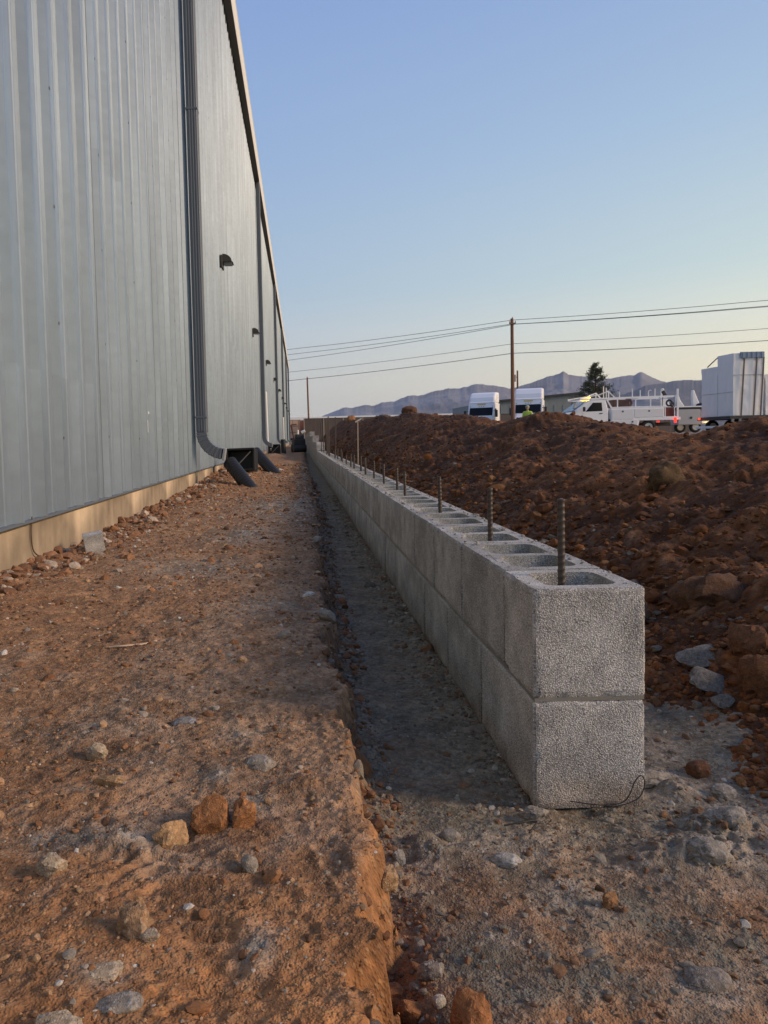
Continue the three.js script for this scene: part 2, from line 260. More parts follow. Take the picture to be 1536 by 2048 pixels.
tag(part('yard_ground', sheet(steps([[4.3, 5.3, 0.1], [5.3, 20, 0.5], [20, 160, 10]]), steps([[-60, 160, 5]]), (x, z) => LOT - 0.02 - 0.35 * sstep(5.1, 4.3, x) + 0.03 * fbm(x * 0.3, z * 0.3, 2), (x, z) => { const n = fbm(x * 0.4, z * 0.4, 4); return [0.3 + n * 0.15, 0.22 + n * 0.1, 0.16 + n * 0.08]; }, 0.5), dirtMat, scene), 'level dirt yard behind the earth bank where the trucks stand', null, null, 'structure');
{ // the plain out to the mountains
  const g = new THREE.RingGeometry(0.5, 14000, 96, 40); const p = g.attributes.position, c = new Float32Array(p.count * 3);
  for (let i = 0; i < p.count; i++) { const r = Math.hypot(p.getX(i), p.getY(i)), q = 14000 * Math.pow(r / 14000, 3) / Math.max(r, 1e-6); p.setXY(i, p.getX(i) * q, p.getY(i) * q); const n = fbm(p.getX(i) * 0.002, p.getY(i) * 0.002, 3); c.set([0.24 + 0.1 * n, 0.21 + 0.1 * n, 0.15 + 0.06 * n], i * 3); }
  g.setAttribute('color', new THREE.BufferAttribute(c, 3)); g.rotateX(-Math.PI / 2); g.translate(0, -0.32, 0); g.computeVertexNormals();
  tag(part('plain', g, std(1, 1, 1, 1, { vertexColors: true }), scene), 'flat pale desert plain stretching out to the foot of the mountains', null, null, 'structure');
}

// ------------------------------------------------------------------ stones too many to count
function rockGeo(detail, rough, sx, sy, sz, salt, flat = false) {
  let g = new THREE.IcosahedronGeometry(1, detail); g.deleteAttribute('uv'); g.deleteAttribute('normal'); g = mergeVertices(g, 1e-4);
  const p = g.attributes.position;
  for (let i = 0; i < p.count; i++) {
    const x = p.getX(i), y = p.getY(i), z = p.getZ(i); let r = 1 + rough * (1.3 * noise3(x * 1.3 + salt, y * 1.3, z * 1.3) * 2 + 0.7 * noise3(x * 3.1, y * 3.1 + salt, z * 3.1) * 2 + (detail > 2 ? 0.35 * noise3(x * 8 + salt, y * 8, z * 8) * 2 : 0));
    if (flat) for (let k = 0; k < 5; k++) { const a = h2(k + salt * 13 | 0, 3) * 6.28, b = h2(k, salt * 7 | 0) * 2 - 1, s = Math.sqrt(1 - b * b), d = x * Math.cos(a) * s + y * b + z * Math.sin(a) * s; if (d > 0.05) r = Math.min(r, (0.62 + 0.2 * h2(k + 9, salt * 3 | 0)) / d); }
    p.setXYZ(i, x * r * sx, y * r * sy, z * r * sz);
  }
  g = toCreasedNormals(g, flat ? 0.5 : 1.0); return triUV(g, 1.2);
}
const pebbleGeos = [0, 1, 2, 3, 4, 5].map((i) => rockGeo(1, 0.42, 1, [0.6, 0.75, 0.5, 0.8, 0.65, 0.9][i], [0.8, 1, 0.7, 0.9, 0.75, 1][i], i * 7.3 + 1, true));
const stoneMat = new THREE.MeshStandardMaterial({ color: 0xffffff, roughness: 1, map: dirtMap });
const dummy = new THREE.Object3D();
function scatter(name, label, n, place) { // all the pebbles of one kind as one object: a group of instanced variants
  const lists = pebbleGeos.map(() => []);
  for (let i = 0; i < n; i++) { const s = place(i); if (s) lists[Math.floor(rnd() * pebbleGeos.length)].push(s); }
  const g = thing(name, label, null); g.userData.kind = 'stuff';
  lists.forEach((l, k) => {
    if (!l.length) return;
    const m = new THREE.InstancedMesh(pebbleGeos[k], stoneMat, l.length); m.name = 'pebbles'; m.userData.kind = 'stuff'; shade(m);
    l.forEach((s, i) => { dummy.position.set(s.x, s.y, -s.z); dummy.rotation.set(rr(-0.5, 0.5), rr(0, 6.28), rr(-0.5, 0.5)); dummy.scale.set(s.r * rr(0.8, 1.3), s.r * rr(0.6, 1.1), s.r); dummy.updateMatrix(); m.setMatrixAt(i, dummy.matrix); m.setColorAt(i, new THREE.Color().setRGB(...s.c)); });
    g.add(m);
  });
}
const vary = (c, a = 0.25) => { const s = 1 + rr(-a, a); return [c[0] * s, c[1] * s, c[2] * s]; };
const sizeDist = () => Math.exp(rr(-1, 1) + rr(-0.7, 0.7));
scatter('dirt_crumbs', 'loose crumbs and pebbles strewn over the trampled red dirt strip', 52000, () => {
  const z = Math.exp(rr(Math.log(0.58), Math.log(16))), x = rr(-1.22, ledge(z) + 0.02), r = 0.00135 * Math.pow(z, 0.6) * sizeDist() * (rnd() < 0.05 ? 2.4 : 1);
  if (fbm(x * 4, z * 4, 3) + rr(-0.35, 0.35) < -0.12) return null;
  const t = rnd(), c = t < 0.38 ? vary([0.4, 0.19, 0.085], 0.35) : t < 0.58 ? vary([0.22, 0.11, 0.055], 0.35) : t < 0.86 ? vary([0.56, 0.34, 0.18], 0.3) : t < 0.975 ? vary([0.46, 0.38, 0.29], 0.3) : [0.8, 0.74, 0.64];
  return { x, z, y: groundY(x, z) - r * 0.05, r, c };
});
scatter('trench_crumbs', 'mortar crumbs and gravel on the trench floor and beside the block wall', 18000, () => {
  const z = Math.exp(rr(Math.log(0.66), Math.log(9))), u = rnd();
  let x = z > WZ ? (u < 0.2 ? ledge(z) + Math.abs(rr(-0.1, 0.1)) : u < 0.62 ? WX0 - Math.pow(rnd(), 2.5) * 0.12 : u < 0.72 ? rr(ledge(z), WX0) : WX1 + rnd() * 0.35) : rr(ledge(z) + 0.01, 1.0);
  const r = 0.0018 * Math.pow(z, 0.5) * sizeDist() * (rnd() < 0.04 ? 2.2 : 1), t = rnd(), grey = z > WZ ? 0.72 : 0.5;
  const c = t < grey ? vary([0.3, 0.265, 0.21], 0.4) : t < 0.97 ? vary([0.27, 0.15, 0.08], 0.35) : [0.6, 0.56, 0.48];
  return { x, z, y: groundY(x, z) - r * 0.1, r, c };
});
scatter('ledge_crumbs', 'crumbled brown earth clods fallen along the foot of the dirt ledge', 2400, () => {
  const z = Math.exp(rr(Math.log(0.66), Math.log(12))), x = ledge(z) + rr(-0.01, 0.07) * (z < 1.2 ? 1 : 1.3), r = 0.0026 * Math.pow(z, 0.5) * sizeDist() * (rnd() < 0.05 ? 2 : 1);
  return { x, z, y: groundY(x, z) + r * 0.15, r, c: vary(rnd() < 0.8 ? [0.27, 0.13, 0.06] : [0.3, 0.25, 0.19], 0.35) };
});
scatter('foundation_rubble', 'rubble and clods lying along the foot of the beige foundation', 1500, () => {
  const z = Math.exp(rr(Math.log(2.6), Math.log(14))), x = -B + 0.01 + Math.pow(rnd(), 2) * 0.3, r = 0.006 * Math.pow(z, 0.3) * sizeDist();
  return { x, z, y: groundY(x, z) + r * 0.15, r, c: vary(rnd() < 0.8 ? [0.36, 0.18, 0.09] : [0.6, 0.48, 0.36], 0.3) };
});
scatter('bank_clods', 'earth clods and stones covering the slope of the dirt bank', 44000, () => {
  const z = Math.exp(rr(Math.log(1.0), Math.log(30))), q = rnd(), x = toe(z) + (q < 0.45 ? Math.pow(rnd(), 1.3) * 1.0 : rr(0, 2.9)), low = sstep(0.9, 0.1, x - toe(z));
  if (rnd() < 0.55 * (1 - low)) return null; const r = mix(0.003, 0.0048, low) * Math.pow(z, 0.4) * Math.min(sizeDist() * (rnd() < 0.04 ? 2.0 : 1), z < 2.4 ? 2.6 : 9), t = rnd();
  const c = t < 0.80 ? vary([0.2, 0.072, 0.02], 0.5) : t < 0.95 ? vary([0.28, 0.132, 0.05], 0.4) : vary([0.25, 0.22, 0.17], 0.3);
  return { x, z, y: bankY(x, z) + r * 0.05, r, c };
});

// ------------------------------------------------------------------ single stones
function rock(name, label, x, z, s, c, o = {}) {
  const g = rockGeo(o.detail ?? 4, o.rough ?? 0.28, s[0], s[1], s[2], o.salt ?? x * 31 + z * 17, o.flat ?? false);
  const m = part(name, g, new THREE.MeshStandardMaterial({ color: new THREE.Color().setRGB(...c), roughness: 1, map: dirtMap, bumpMap: dirtBump, bumpScale: 0.003 }), scene);
  g.translate(0, 0, 0); m.geometry = triUV(m.geometry, 1 / 0.25);
  m.position.set(x, (o.bank ? bankY(x, z) : groundY(x, z)) + s[1] * ((o.up ?? 0.45) - 0.1), -z); m.rotation.set(o.rx ?? 0, o.turn ?? 0, o.rz ?? 0);
  return tag(m, label, 'rock', o.group);
}
const TAN = [0.62, 0.38, 0.19], ORG = [0.5, 0.22, 0.085], STONE = [0.47, 0.41, 0.34], PALE = [0.66, 0.52, 0.36];
rock('rock', 'tan wedge shaped rock with a pointed top, left of the cracked orange rock', -0.186, 1.0, [0.026, 0.025, 0.02], TAN, { flat: true, salt: 4, turn: 0.5, up: 0.42 });
rock('rock', 'cracked orange rock, the bigger half, right of the tan wedge rock', -0.134, 1.025, [0.033, 0.029, 0.024], ORG, { flat: true, salt: 11, up: 0.45 });
rock('rock', 'broken orange rock piece, the smaller half, touching the cracked orange rock', -0.093, 1.03, [0.024, 0.025, 0.02], ORG, { flat: true, salt: 23, turn: 1.2, up: 0.42 });
rock('rock', 'knobbly tan stone standing on the dirt below the grey ash pile', -0.196, 0.803, [0.018, 0.021, 0.016], [0.58, 0.36, 0.2], { rough: 0.5, salt: 31, up: 0.45 });
rock('rock', 'small tan lump just above the knobbly tan stone', -0.201, 0.85, [0.008, 0.008, 0.007], TAN, { rough: 0.4, salt: 7 });
rock('rock', 'flat pinkish chip at the right foot of the knobbly tan stone', -0.176, 0.787, [0.012, 0.006, 0.009], PALE, { salt: 9 });
rock('rock', 'flat smooth grey stone near the bottom left edge', -0.188, 0.697, [0.024, 0.0075, 0.016], STONE, { salt: 14, rough: 0.2, up: 0.25, turn: 0.2 });
rock('rock', 'pale tan chip half sunk in dirt between the flat grey stone and knobbly stone', -0.215, 0.742, [0.025, 0.006, 0.016], PALE, { salt: 17, flat: true, up: 0.1 });
rock('rock', 'angular cream stone alone on the upper left dirt', -0.363, 1.27, [0.017, 0.017, 0.014], PALE, { flat: true, salt: 20, up: 0.6 });
rock('rock', 'rounded grey white cobble flush with the dirt left of the trench', -0.08, 1.207, [0.026, 0.013, 0.018], STONE, { salt: 25, rough: 0.22, up: 0.3 });
rock('rock', 'long thin tan stone lying left of the grey white cobble', -0.312, 1.163, [0.028, 0.009, 0.011], TAN, { salt: 28, up: 0.4, turn: -0.2 });
rock('rock', 'flat grey stone set in the dirt above the grey white cobble', -0.232, 1.407, [0.026, 0.01, 0.017], [0.42, 0.4, 0.38], { salt: 33, rough: 0.22, up: 0.25 });
rock('rock', 'lumpy cream stone beside the grey ash pile, at the left edge', -0.325, 0.915, [0.017, 0.013, 0.013], PALE, { salt: 36, rough: 0.45 });
rock('rock', 'small upright grey stone near the ledge, below the cracked orange rock', -0.076, 0.917, [0.011, 0.014, 0.01], STONE, { salt: 41, up: 0.4, rz: 0.4 });
rock('rock', 'pinkish tan stone cut by the bottom edge of the picture', -0.232, 0.655, [0.026, 0.014, 0.016], PALE, { salt: 44, flat: true });
rock('rock', 'white grey oval stone on the dirt in front of the block wall', 0.308, 1.143, [0.023, 0.012, 0.015], [0.6, 0.58, 0.54], { salt: 47, rough: 0.22, turn: -0.3 });
rock('rock', 'small smooth tan grey stone left of the wall end at the foot of the trench', 0.236, 1.225, [0.018, 0.011, 0.012], [0.46, 0.42, 0.36], { salt: 50, rough: 0.16 });
rock('rock', 'square tan brick chip standing in the dirt in front of the wall', 0.423, 1.026, [0.013, 0.016, 0.009], [0.5, 0.27, 0.13], { salt: 53, flat: true, up: 0.5 });
rock('rock', 'bright cream orange rock at the foot of the ledge, topmost of the fallen clods', 0.103, 0.98, [0.014, 0.017, 0.014], [0.66, 0.42, 0.22], { salt: 57, rough: 0.35, up: 0.7 });
rock('rock', 'square orange clod under the ledge, below the bright cream rock', 0.102, 0.915, [0.021, 0.021, 0.017], ORG, { salt: 60, flat: true, up: 0.6 });
rock('rock', 'grey mortar lump right of the square orange clod', 0.15, 0.915, [0.016, 0.013, 0.012], STONE, { salt: 63, rough: 0.4 });
rock('rock', 'orange wedge of earth below the square clod by the ledge', 0.118, 0.868, [0.018, 0.017, 0.012], ORG, { salt: 66, flat: true });
rock('rock', 'small round white stone in the ledge debris near the bottom edge', 0.15, 0.862, [0.008, 0.008, 0.007], [0.8, 0.74, 0.62], { salt: 69, rough: 0.2 });
rock('rock', 'tall orange brown clod standing in the ledge debris at the bottom edge', 0.178, 0.80, [0.022, 0.04, 0.02], [0.45, 0.2, 0.08], { salt: 72, rough: 0.4, up: 0.3 });
rock('rock', 'pale orange clod cut by the bottom edge beside the tall clod', 0.12, 0.735, [0.03, 0.022, 0.02], [0.55, 0.28, 0.12], { salt: 75, flat: true });
rock('rock', 'grey shard in the dark hollow beside the ledge', 0.14, 1.15, [0.011, 0.015, 0.008], [0.4, 0.38, 0.35], { salt: 78, flat: true });
rock('rock', 'weathered grey stone sunk in the dirt at the right below the wall', 0.478, 0.872, [0.027, 0.01, 0.02], [0.36, 0.31, 0.26], { salt: 81, rough: 0.3, up: 0.15 });
rock('rock', 'white pebble on the red slope right of the wall end', 0.862, 1.537, [0.012, 0.009, 0.009], [0.75, 0.68, 0.56], { salt: 84, rough: 0.2, bank: true });
rock('rock', 'round reddish cobble at the edge of the grey ground right of the wall', 0.778, 1.455, [0.023, 0.02, 0.02], [0.2, 0.09, 0.045], { salt: 87, rough: 0.2, up: 0.4 });
rock('rock', 'large rounded orange brown boulder at the right edge of the picture', 1.06, 1.70, [0.048, 0.056, 0.05], [0.2, 0.085, 0.035], { salt: 90, rough: 0.3, flat: true, bank: true, up: 0.5 });
rock('rock', 'grey broken concrete slab, upper piece, tilted on the foot of the bank', 1.02, 1.90, [0.065, 0.012, 0.04], [0.24, 0.225, 0.2], { salt: 93, flat: true, bank: true, rz: 0.2, rx: 0.5, up: 2.0 });
rock('rock', 'grey broken concrete slab, lower and squarest piece, on the foot of the bank', 0.985, 1.79, [0.055, 0.014, 0.045], [0.24, 0.225, 0.2], { salt: 96, flat: true, bank: true, rz: -0.1, rx: 0.7, up: 2.2 });
rock('rock', 'small grey concrete shard under the two broken slabs', 0.965, 1.70, [0.03, 0.01, 0.022], [0.24, 0.225, 0.2], { salt: 99, flat: true, bank: true, rx: 0.8, up: 1.6 });
rock('rock', 'large brown block shaped clod behind the near end of the wall', 1.02, 2.32, [0.06, 0.07, 0.055], [0.2, 0.11, 0.06], { salt: 102, flat: true, bank: true, up: 0.5 });
rock('rock', 'large overhanging brown clod on the bank right of the block shaped clod', 1.25, 2.25, [0.10, 0.06, 0.07], [0.17, 0.085, 0.045], { salt: 105, rough: 0.4, bank: true, up: 0.5 });
rock('rock', 'yellowish clod on the bank slope, highest of the large clods', 1.95, 4.0, [0.09, 0.075, 0.07], [0.15, 0.09, 0.04], { salt: 108, rough: 0.42, bank: true });
rock('rock', 'rounded orange rock half out of the bank at the right edge, below the overhanging clod', 1.12, 1.84, [0.05, 0.04, 0.045], [0.2, 0.085, 0.035], { salt: 111, rough: 0.4, flat: true, bank: true, up: 0.6 });
rock('rock', 'big rough boulder of earth on the far crest of the bank', 2.95, 20, [0.2, 0.12, 0.16], [0.2, 0.1, 0.06], { salt: 114, rough: 0.3, bank: true, up: 0.6 });
rock('rock', 'bright orange clod at the far left end of the bank crest', 2.75, 40, [0.24, 0.2, 0.2], [0.5, 0.24, 0.11], { salt: 117, rough: 0.35, bank: true, up: 0.5 });
// hardened mortar dropped round the wall end
for (const [x, z, s, l] of [[0.66, 1.40, 0.026, 'pale grey mortar lump against the right side of the wall end'], [0.70, 1.22, 0.034, 'largest pale mortar lump right of the wall end, with a rough top'], [0.615, 1.12, 0.03, 'low pale mortar lump in front of the wall end at right'], [0.40, 1.285, 0.02, 'crumbly pale mortar lump at the left foot of the wall end'], [0.80, 1.13, 0.034, 'long pale mortar lump at the right edge of the grey ground'], [0.775, 1.36, 0.022, 'square pale mortar lump near the round reddish cobble']])
  tag(rock('mortar_lump', l, x, z, [s, s * 0.55, s * 0.72], [0.46, 0.41, 0.34], { rough: 0.5, salt: x * 91, up: 0.35 }), l, 'mortar lump', 'mortar lumps dropped round the wall end');

// ------------------------------------------------------------------ the metal hall
const PITCH = 0.305, PANEL = PITCH * 3, ZN = -3.0, ZF = 86.2, EAVE = 8.86, SILL = 0.335;
{
  const hall = thing('metal_hall', 'long grey ribbed metal hall with dark downspouts along the left', 'building');
  const prof = []; // (distance along wall, outward) for one sheet: ribs at 0, one third, two thirds
  for (let k = 0; k < 3; k++) { const a = k * PITCH; prof.push([a - 0.036, 0], [a - 0.013, 0.036], [a + 0.013, 0.036], [a + 0.036, 0], [a + 0.092, 0], [a + 0.1, 0.0045], [a + 0.112, 0.0045], [a + 0.12, 0], [a + 0.186, 0], [a + 0.194, 0.0045], [a + 0.206, 0.0045], [a + 0.214, 0]); }
  prof.push([PANEL - 0.036, 0]);
  const panelGeo = (() => {
    const P = [], U = [], ys = [SILL + 0.013, 2, 4, 6, EAVE];
    const quad = (a, b, y0, y1) => { for (const [q, y] of [[a, y0], [b, y0], [b, y1], [a, y0], [b, y1], [a, y1]]) { P.push(q[1], y, -q[0]); U.push(q[0] / PANEL, y / 4); } };
    for (let i = 0; i < prof.length - 1; i++) for (let j = 0; j < ys.length - 1; j++) quad(prof[i], prof[i + 1], ys[j], ys[j + 1]);
    const g = new THREE.BufferGeometry(); g.setAttribute('position', new THREE.Float32BufferAttribute(P, 3)); g.setAttribute('uv', new THREE.Float32BufferAttribute(U, 2)); g.computeVertexNormals(); return g;
  })();
  const variants = [0, 1, 2, 3].map((i) => { const g = panelGeo.clone(), u = g.attributes.uv; for (let k = 0; k < u.count; k++) u.setXY(k, u.getX(k) * 0.23 + i * 0.25, u.getY(k) + i * 0.37); return g; });
  for (let k = 0, z = 3.875 - PANEL * 8; z < ZF - PANEL; z += PANEL, k++) { const m = part('wall_panel', variants[(k * 7 + (k >> 2)) % 4], sidingMat, hall); m.position.set(-B - 0.012 + 0.0015 * (k % 2), 0, -z); }
  // solid body behind the sheets, roof, far end
  part('wall', [bx(24, EAVE - 0.1, ZF - ZN, -B - 12.1, (EAVE + 0.1) / 2, -(ZF + ZN) / 2, 0)], sidingMat, hall);
  const roof = prism([[-B + 0.02, EAVE - 0.02], [-B - 12.1, EAVE + 1.0], [-B - 24.3, EAVE - 0.02], [-B - 24.3, EAVE + 0.12], [-B - 12.1, EAVE + 1.14], [-B + 0.02, EAVE + 0.12]], ZF - ZN + 0.4, 0).translate(0, 0, -(ZF + ZN) / 2);
  part('roof', roof, sidingMat, hall);
  // foundation, poured in lifts
  const f = part('foundation', triUV(bx(0.3, 0.9, ZF - ZN, -B - 0.15, SILL - 0.45, -(ZF + ZN) / 2, 0.012), 1 / 1.4), footMat, hall);
  // eave gutter: a trough with dark underside and pale outer lip
  const gut = part('gutter', [bx(0.13, 0.012, ZF - ZN + 0.3, -B + 0.098, EAVE - 0.10, -(ZF + ZN) / 2, 0), bx(0.012, 0.2, ZF - ZN + 0.3, -B + 0.031, EAVE + 0.012, -(ZF + ZN) / 2, 0)], std(0.12, 0.105, 0.085, 0.55), hall);
  part('gutter_lip', [bx(0.014, 0.27, ZF - ZN + 0.3, 0, 0, 0, 0.004, [0, 0, -0.16]).translate(-B + 0.187, EAVE + 0.032, -(ZF + ZN) / 2), bx(0.04, 0.016, ZF - ZN + 0.3, -B + 0.2, EAVE + 0.172, -(ZF + ZN) / 2, 0.004)], trimLight, gut);
  part('corner_trim', [bx(0.1, EAVE - SILL, 0.16, -B - 0.01, (EAVE + SILL) / 2, -ZF + 0.2, 0.01)], trimMat, hall);
  // rain marks where sheets end over the foundation: the base angle that carries the sheets
  part('base_angle', [bx(0.03, 0.012, ZF - ZN, -B + 0.004, SILL + 0.007, -(ZF + ZN) / 2, 0)], trimMat, hall);
  // stitch screws along every lap
  const scr = []; const sg = new THREE.CylinderGeometry(0.008, 0.009, 0.008, 6); sg.rotateZ(Math.PI / 2);
  for (let k = -3, z = 3.875 - PANEL * 3; z < 22; z += PANEL, k++) for (let j = 0; j < 14; j++) scr.push(sg.clone().translate(-B + 0.022, 0.72 + j * 0.585 + (k & 1) * 0.01, -(z - 0.305 + 0.305)));
  for (let z = 2.6; z < 14; z += PITCH) for (const y of [0.42, 2.3, 4.6, 6.8]) scr.push(sg.clone().translate(-B - 0.007, y, -(z + 0.07)));
  part('screw', scr, std(0.1, 0.1, 0.11, 0.5), hall).userData.kind = 'stuff';
  // downspouts: pleated pipe with a curved boot
  const dsZ = [8.75, 23.9, 39.2, 54.4, 69.7, 85.4];
  dsZ.forEach((z, i) => {
    const w = 0.125, x0 = -B + 0.105, yB = 0.80;
    const ds = part('downspout', [bx(w, EAVE - 0.1 - yB, w, x0, (EAVE - 0.1 + yB) / 2, -z, 0.012), ...[-0.03, 0.0, 0.03].map((d) => bx(0.008, EAVE - 0.1 - yB, 0.014, x0 + w / 2 + 0.001, (EAVE - 0.1 + yB) / 2, -z + d, 0.003)), ...[-0.03, 0.0, 0.03].map((d) => bx(0.014, EAVE - 0.1 - yB, 0.008, x0 + d, (EAVE - 0.1 + yB) / 2, -z + w / 2 + 0.001, 0.003))], trimMat, hall);
    // boot
    const R = 0.26, segs = 14, el = [];
    for (let k = 0; k < segs; k++) { const a = (k + 0.5) / segs * 1.42, l = R * 1.42 / segs * 1.28; const s = 1 + (k % 2) * 0.05; el.push(bx(w * s, l, w * s, 0, 0, 0, 0.01, [0, 0, a]).translate(x0 + R - R * Math.cos(a), yB - R * Math.sin(a), -z)); }
    const ex = x0 + R - R * Math.cos(1.42) , ey = yB - R * Math.sin(1.42);
    part('downspout_boot', el, trimMat, hall);
    part('boot_outlet', [bx(0.03, w * 1.12, w * 1.12, ex + 0.03, ey - 0.005, -z, 0.006, [0, 0, 1.42 - Math.PI / 2])], std(0.34, 0.36, 0.38, 0.5), hall);
    for (const y of [0.97, 4.45]) part('downspout_strap', bx(w + 0.012, 0.024, w + 0.016, x0, y, -z, 0.004), trimMat, ds);
  });
  // dents and scraped paint at chest height
  for (const [x, y, z, w, h] of [[0, 0.93, 6.1, 0.03, 0.02], [0, 0.82, 6.05, 0.012, 0.1], [0, 0.66, 6.0, 0.008, 0.09], [0, 0.72, 5.4, 0.03, 0.014]]) part('scraped_spot', bx(0.003, h, w, -B + 0.0205 + x, y, -z, 0.001), whitePaint, hall);
}
// wall lamps
for (let k = 0; k < 10; k++) {
  const z = 12.5 + 8.06 * k, names = ['nearest and largest', 'second nearest', 'third nearest', 'fourth from the camera', 'fifth from the camera', 'sixth from the camera', 'seventh from the camera', 'eighth from the camera', 'ninth from the camera', 'farthest'];
  const o = thing('wall_lamp', `dark bronze wall lamp high on the metal hall, ${names[k]} of the row`, 'wall lamp', [-B + 0.02, 3.60, -z], 0, 'wall lamps along the metal hall');
  part('back_plate', bx(0.03, 0.2, 0.28, 0.015, 0.02, 0, 0.008), bronze, o);
  const q = [[0.03, 0]]; for (let a = 0; a <= 8; a++) { const t = a / 8 * Math.PI / 2; q.push([0.03 + 0.15 * Math.sin(t), 0.015 + 0.12 * Math.cos(t)]); } q.push([0.2, 0]);
  part('hood', prism(q, 0.26, 0.008), bronze, o);
  part('lens', bx(0.13, 0.02, 0.22, 0.11, -0.008, 0, 0.004), std(0.2, 0.2, 0.19, 0.3), o);
}
// ------------------------------------------------------------------ the block wall
const BL = 0.393, BH = 0.198, MOD = 0.4, CRS = 0.205, WT = WX1 - WX0;
function cellPath(x0, x1) { // hollow core, with flared corners
  const z0 = 0.034, z1 = WT - 0.034, r = 0.024, p = []; const arc = (cx, cz, a) => { for (let k = 0; k <= 3; k++) { const t = a + k / 3 * Math.PI / 2; p.push([cx + r * Math.cos(t), cz + r * Math.sin(t)]); } };
  arc(x1 - r, z1 - r, 0); arc(x0 + r, z1 - r, Math.PI / 2); arc(x0 + r, z0 + r, Math.PI); arc(x1 - r, z0 + r, Math.PI * 1.5); return p;
}
function blockGeo(len, fine, salt, dirty = 0) {
  const s = fine ? 0.0045 : 0.05, ring = []; const side = (ax, az, bx_, bz, nx, nz) => { const L = Math.hypot(bx_ - ax, bz - az), n = Math.max(1, Math.round(L / s)); for (let i = 0; i < n; i++) ring.push([ax + (bx_ - ax) * i / n, az + (bz - az) * i / n, nx, nz, i === 0]); };
  side(0, 0, len, 0, 0, -1); side(len, 0, len, WT, 1, 0); side(len, WT, 0, WT, 0, 1); side(0, WT, 0, 0, -1, 0);
  const ny = fine ? 44 : 6, rows = []; for (let j = 0; j <= ny; j++) rows.push(fine ? BH * j / ny : [0, 0.003, 0.02, 0.05, 0.1, BH - 0.003, BH][j]);
  const P = [], I = [], top = [], bot = [];
  rows.forEach((y, j) => ring.forEach(([x, z, nx, nz, corner], i) => {
    let d = 0; const e = Math.min(y, BH - y), ed = Math.max(0, 0.004 - e) / 0.004;
    const chip = fine ? Math.max(0, fbm(x * 22 + salt, z * 22 + y * 14, 3) - 0.1) * sstep(0.016, 0, e) * 0.02 : 0;
    if (fine) d = 0.0022 * noise3(x * 170 + salt, y * 170, z * 170) + 0.0016 * noise3(x * 60, y * 60 + salt, z * 60); d -= 0.0022 * ed * ed + chip;
    const cx = corner ? 0.0025 + (fine ? 0.004 * Math.max(0, vn(y * 120 + salt, x * 9) - 0.45) : 0) : 0; // rounded arris
    const qx = x + nx * d + (corner ? (x < len / 2 ? cx : -cx) : 0), qz = z + nz * d + (corner ? (z < WT / 2 ? cx : -cx) : 0);
    P.push(qx, y, qz); if (j === 0) bot.push([qx, qz]); if (j === ny) top.push([qx, qz]);
  }));
  const n = ring.length; for (let j = 0; j < ny; j++) for (let i = 0; i < n; i++) { const a = j * n + i, b = j * n + (i + 1) % n; I.push(a, a + n, b, b, a + n, b + n); }
  const web = 0.031, hs = len > 0.3 ? [cellPath(web, len / 2 - web / 2), cellPath(len / 2 + web / 2, len - web)] : [cellPath(web, len - web)];
  const v2 = (l) => l.map((p) => new THREE.Vector2(p[0], p[1]));
  const cap = (outer, y, up, hol) => { const o = v2(outer), h = hol.map(v2), f = THREE.ShapeUtils.triangulateShape(o, h), all = [...o, ...h.flat()], base = P.length / 3; for (const p of all) P.push(p.x, y, p.y); for (const t of f) up ? I.push(base + t[0], base + t[2], base + t[1]) : I.push(base + t[0], base + t[1], base + t[2]); };
  const tall = hs.map((h) => h.slice().reverse());
  cap(top, BH, false, tall); cap(bot, 0, true, tall);
  for (const h of hs) { const base = P.length / 3, m = h.length; for (const y of [0, BH]) for (const p of h) P.push(p[0], y, p[1]); for (let i = 0; i < m; i++) { const a = base + i, b = base + (i + 1) % m; I.push(a, b, a + m, b, b + m, a + m); } }
  let g = new THREE.BufferGeometry(); g.setAttribute('position', new THREE.Float32BufferAttribute(P, 3)); g.setIndex(I);
  g = toCreasedNormals(g, 0.75); g.computeBoundingBox();
  const uv = triUV(g, 1 / 0.42), u = uv.attributes.uv; for (let i = 0; i < u.count; i++) u.setXY(i, u.getX(i) + salt * 0.37, u.getY(i) + salt * 0.19);
  const pp = g.attributes.position, col = new Float32Array(pp.count * 3); // splashed dirt low down, damp cloudiness elsewhere
  for (let i = 0; i < pp.count; i++) { const x = pp.getX(i), y = pp.getY(i), z = pp.getZ(i), n = fbm(x * 14 + salt + z * 9, y * 14 + z * 5, 3), c = 1 + 0.22 * fbm(x * 5 + salt, y * 5 + z * 7, 3), w = dirty * clamp(sstep(0.075, 0.0, y + n * 0.09)) * 0.6; col.set([mix(c, 0.62, w), mix(c, 0.47, w), mix(c, 0.34, w)], i * 3); }
  g.setAttribute('color', new THREE.BufferAttribute(col, 3));
  g.rotateY(Math.PI / 2).translate(0, 0, 0); // +x of the block now runs forward (-z), its thickness runs to +x
  return g;
}
const WALL_END = 18.7;
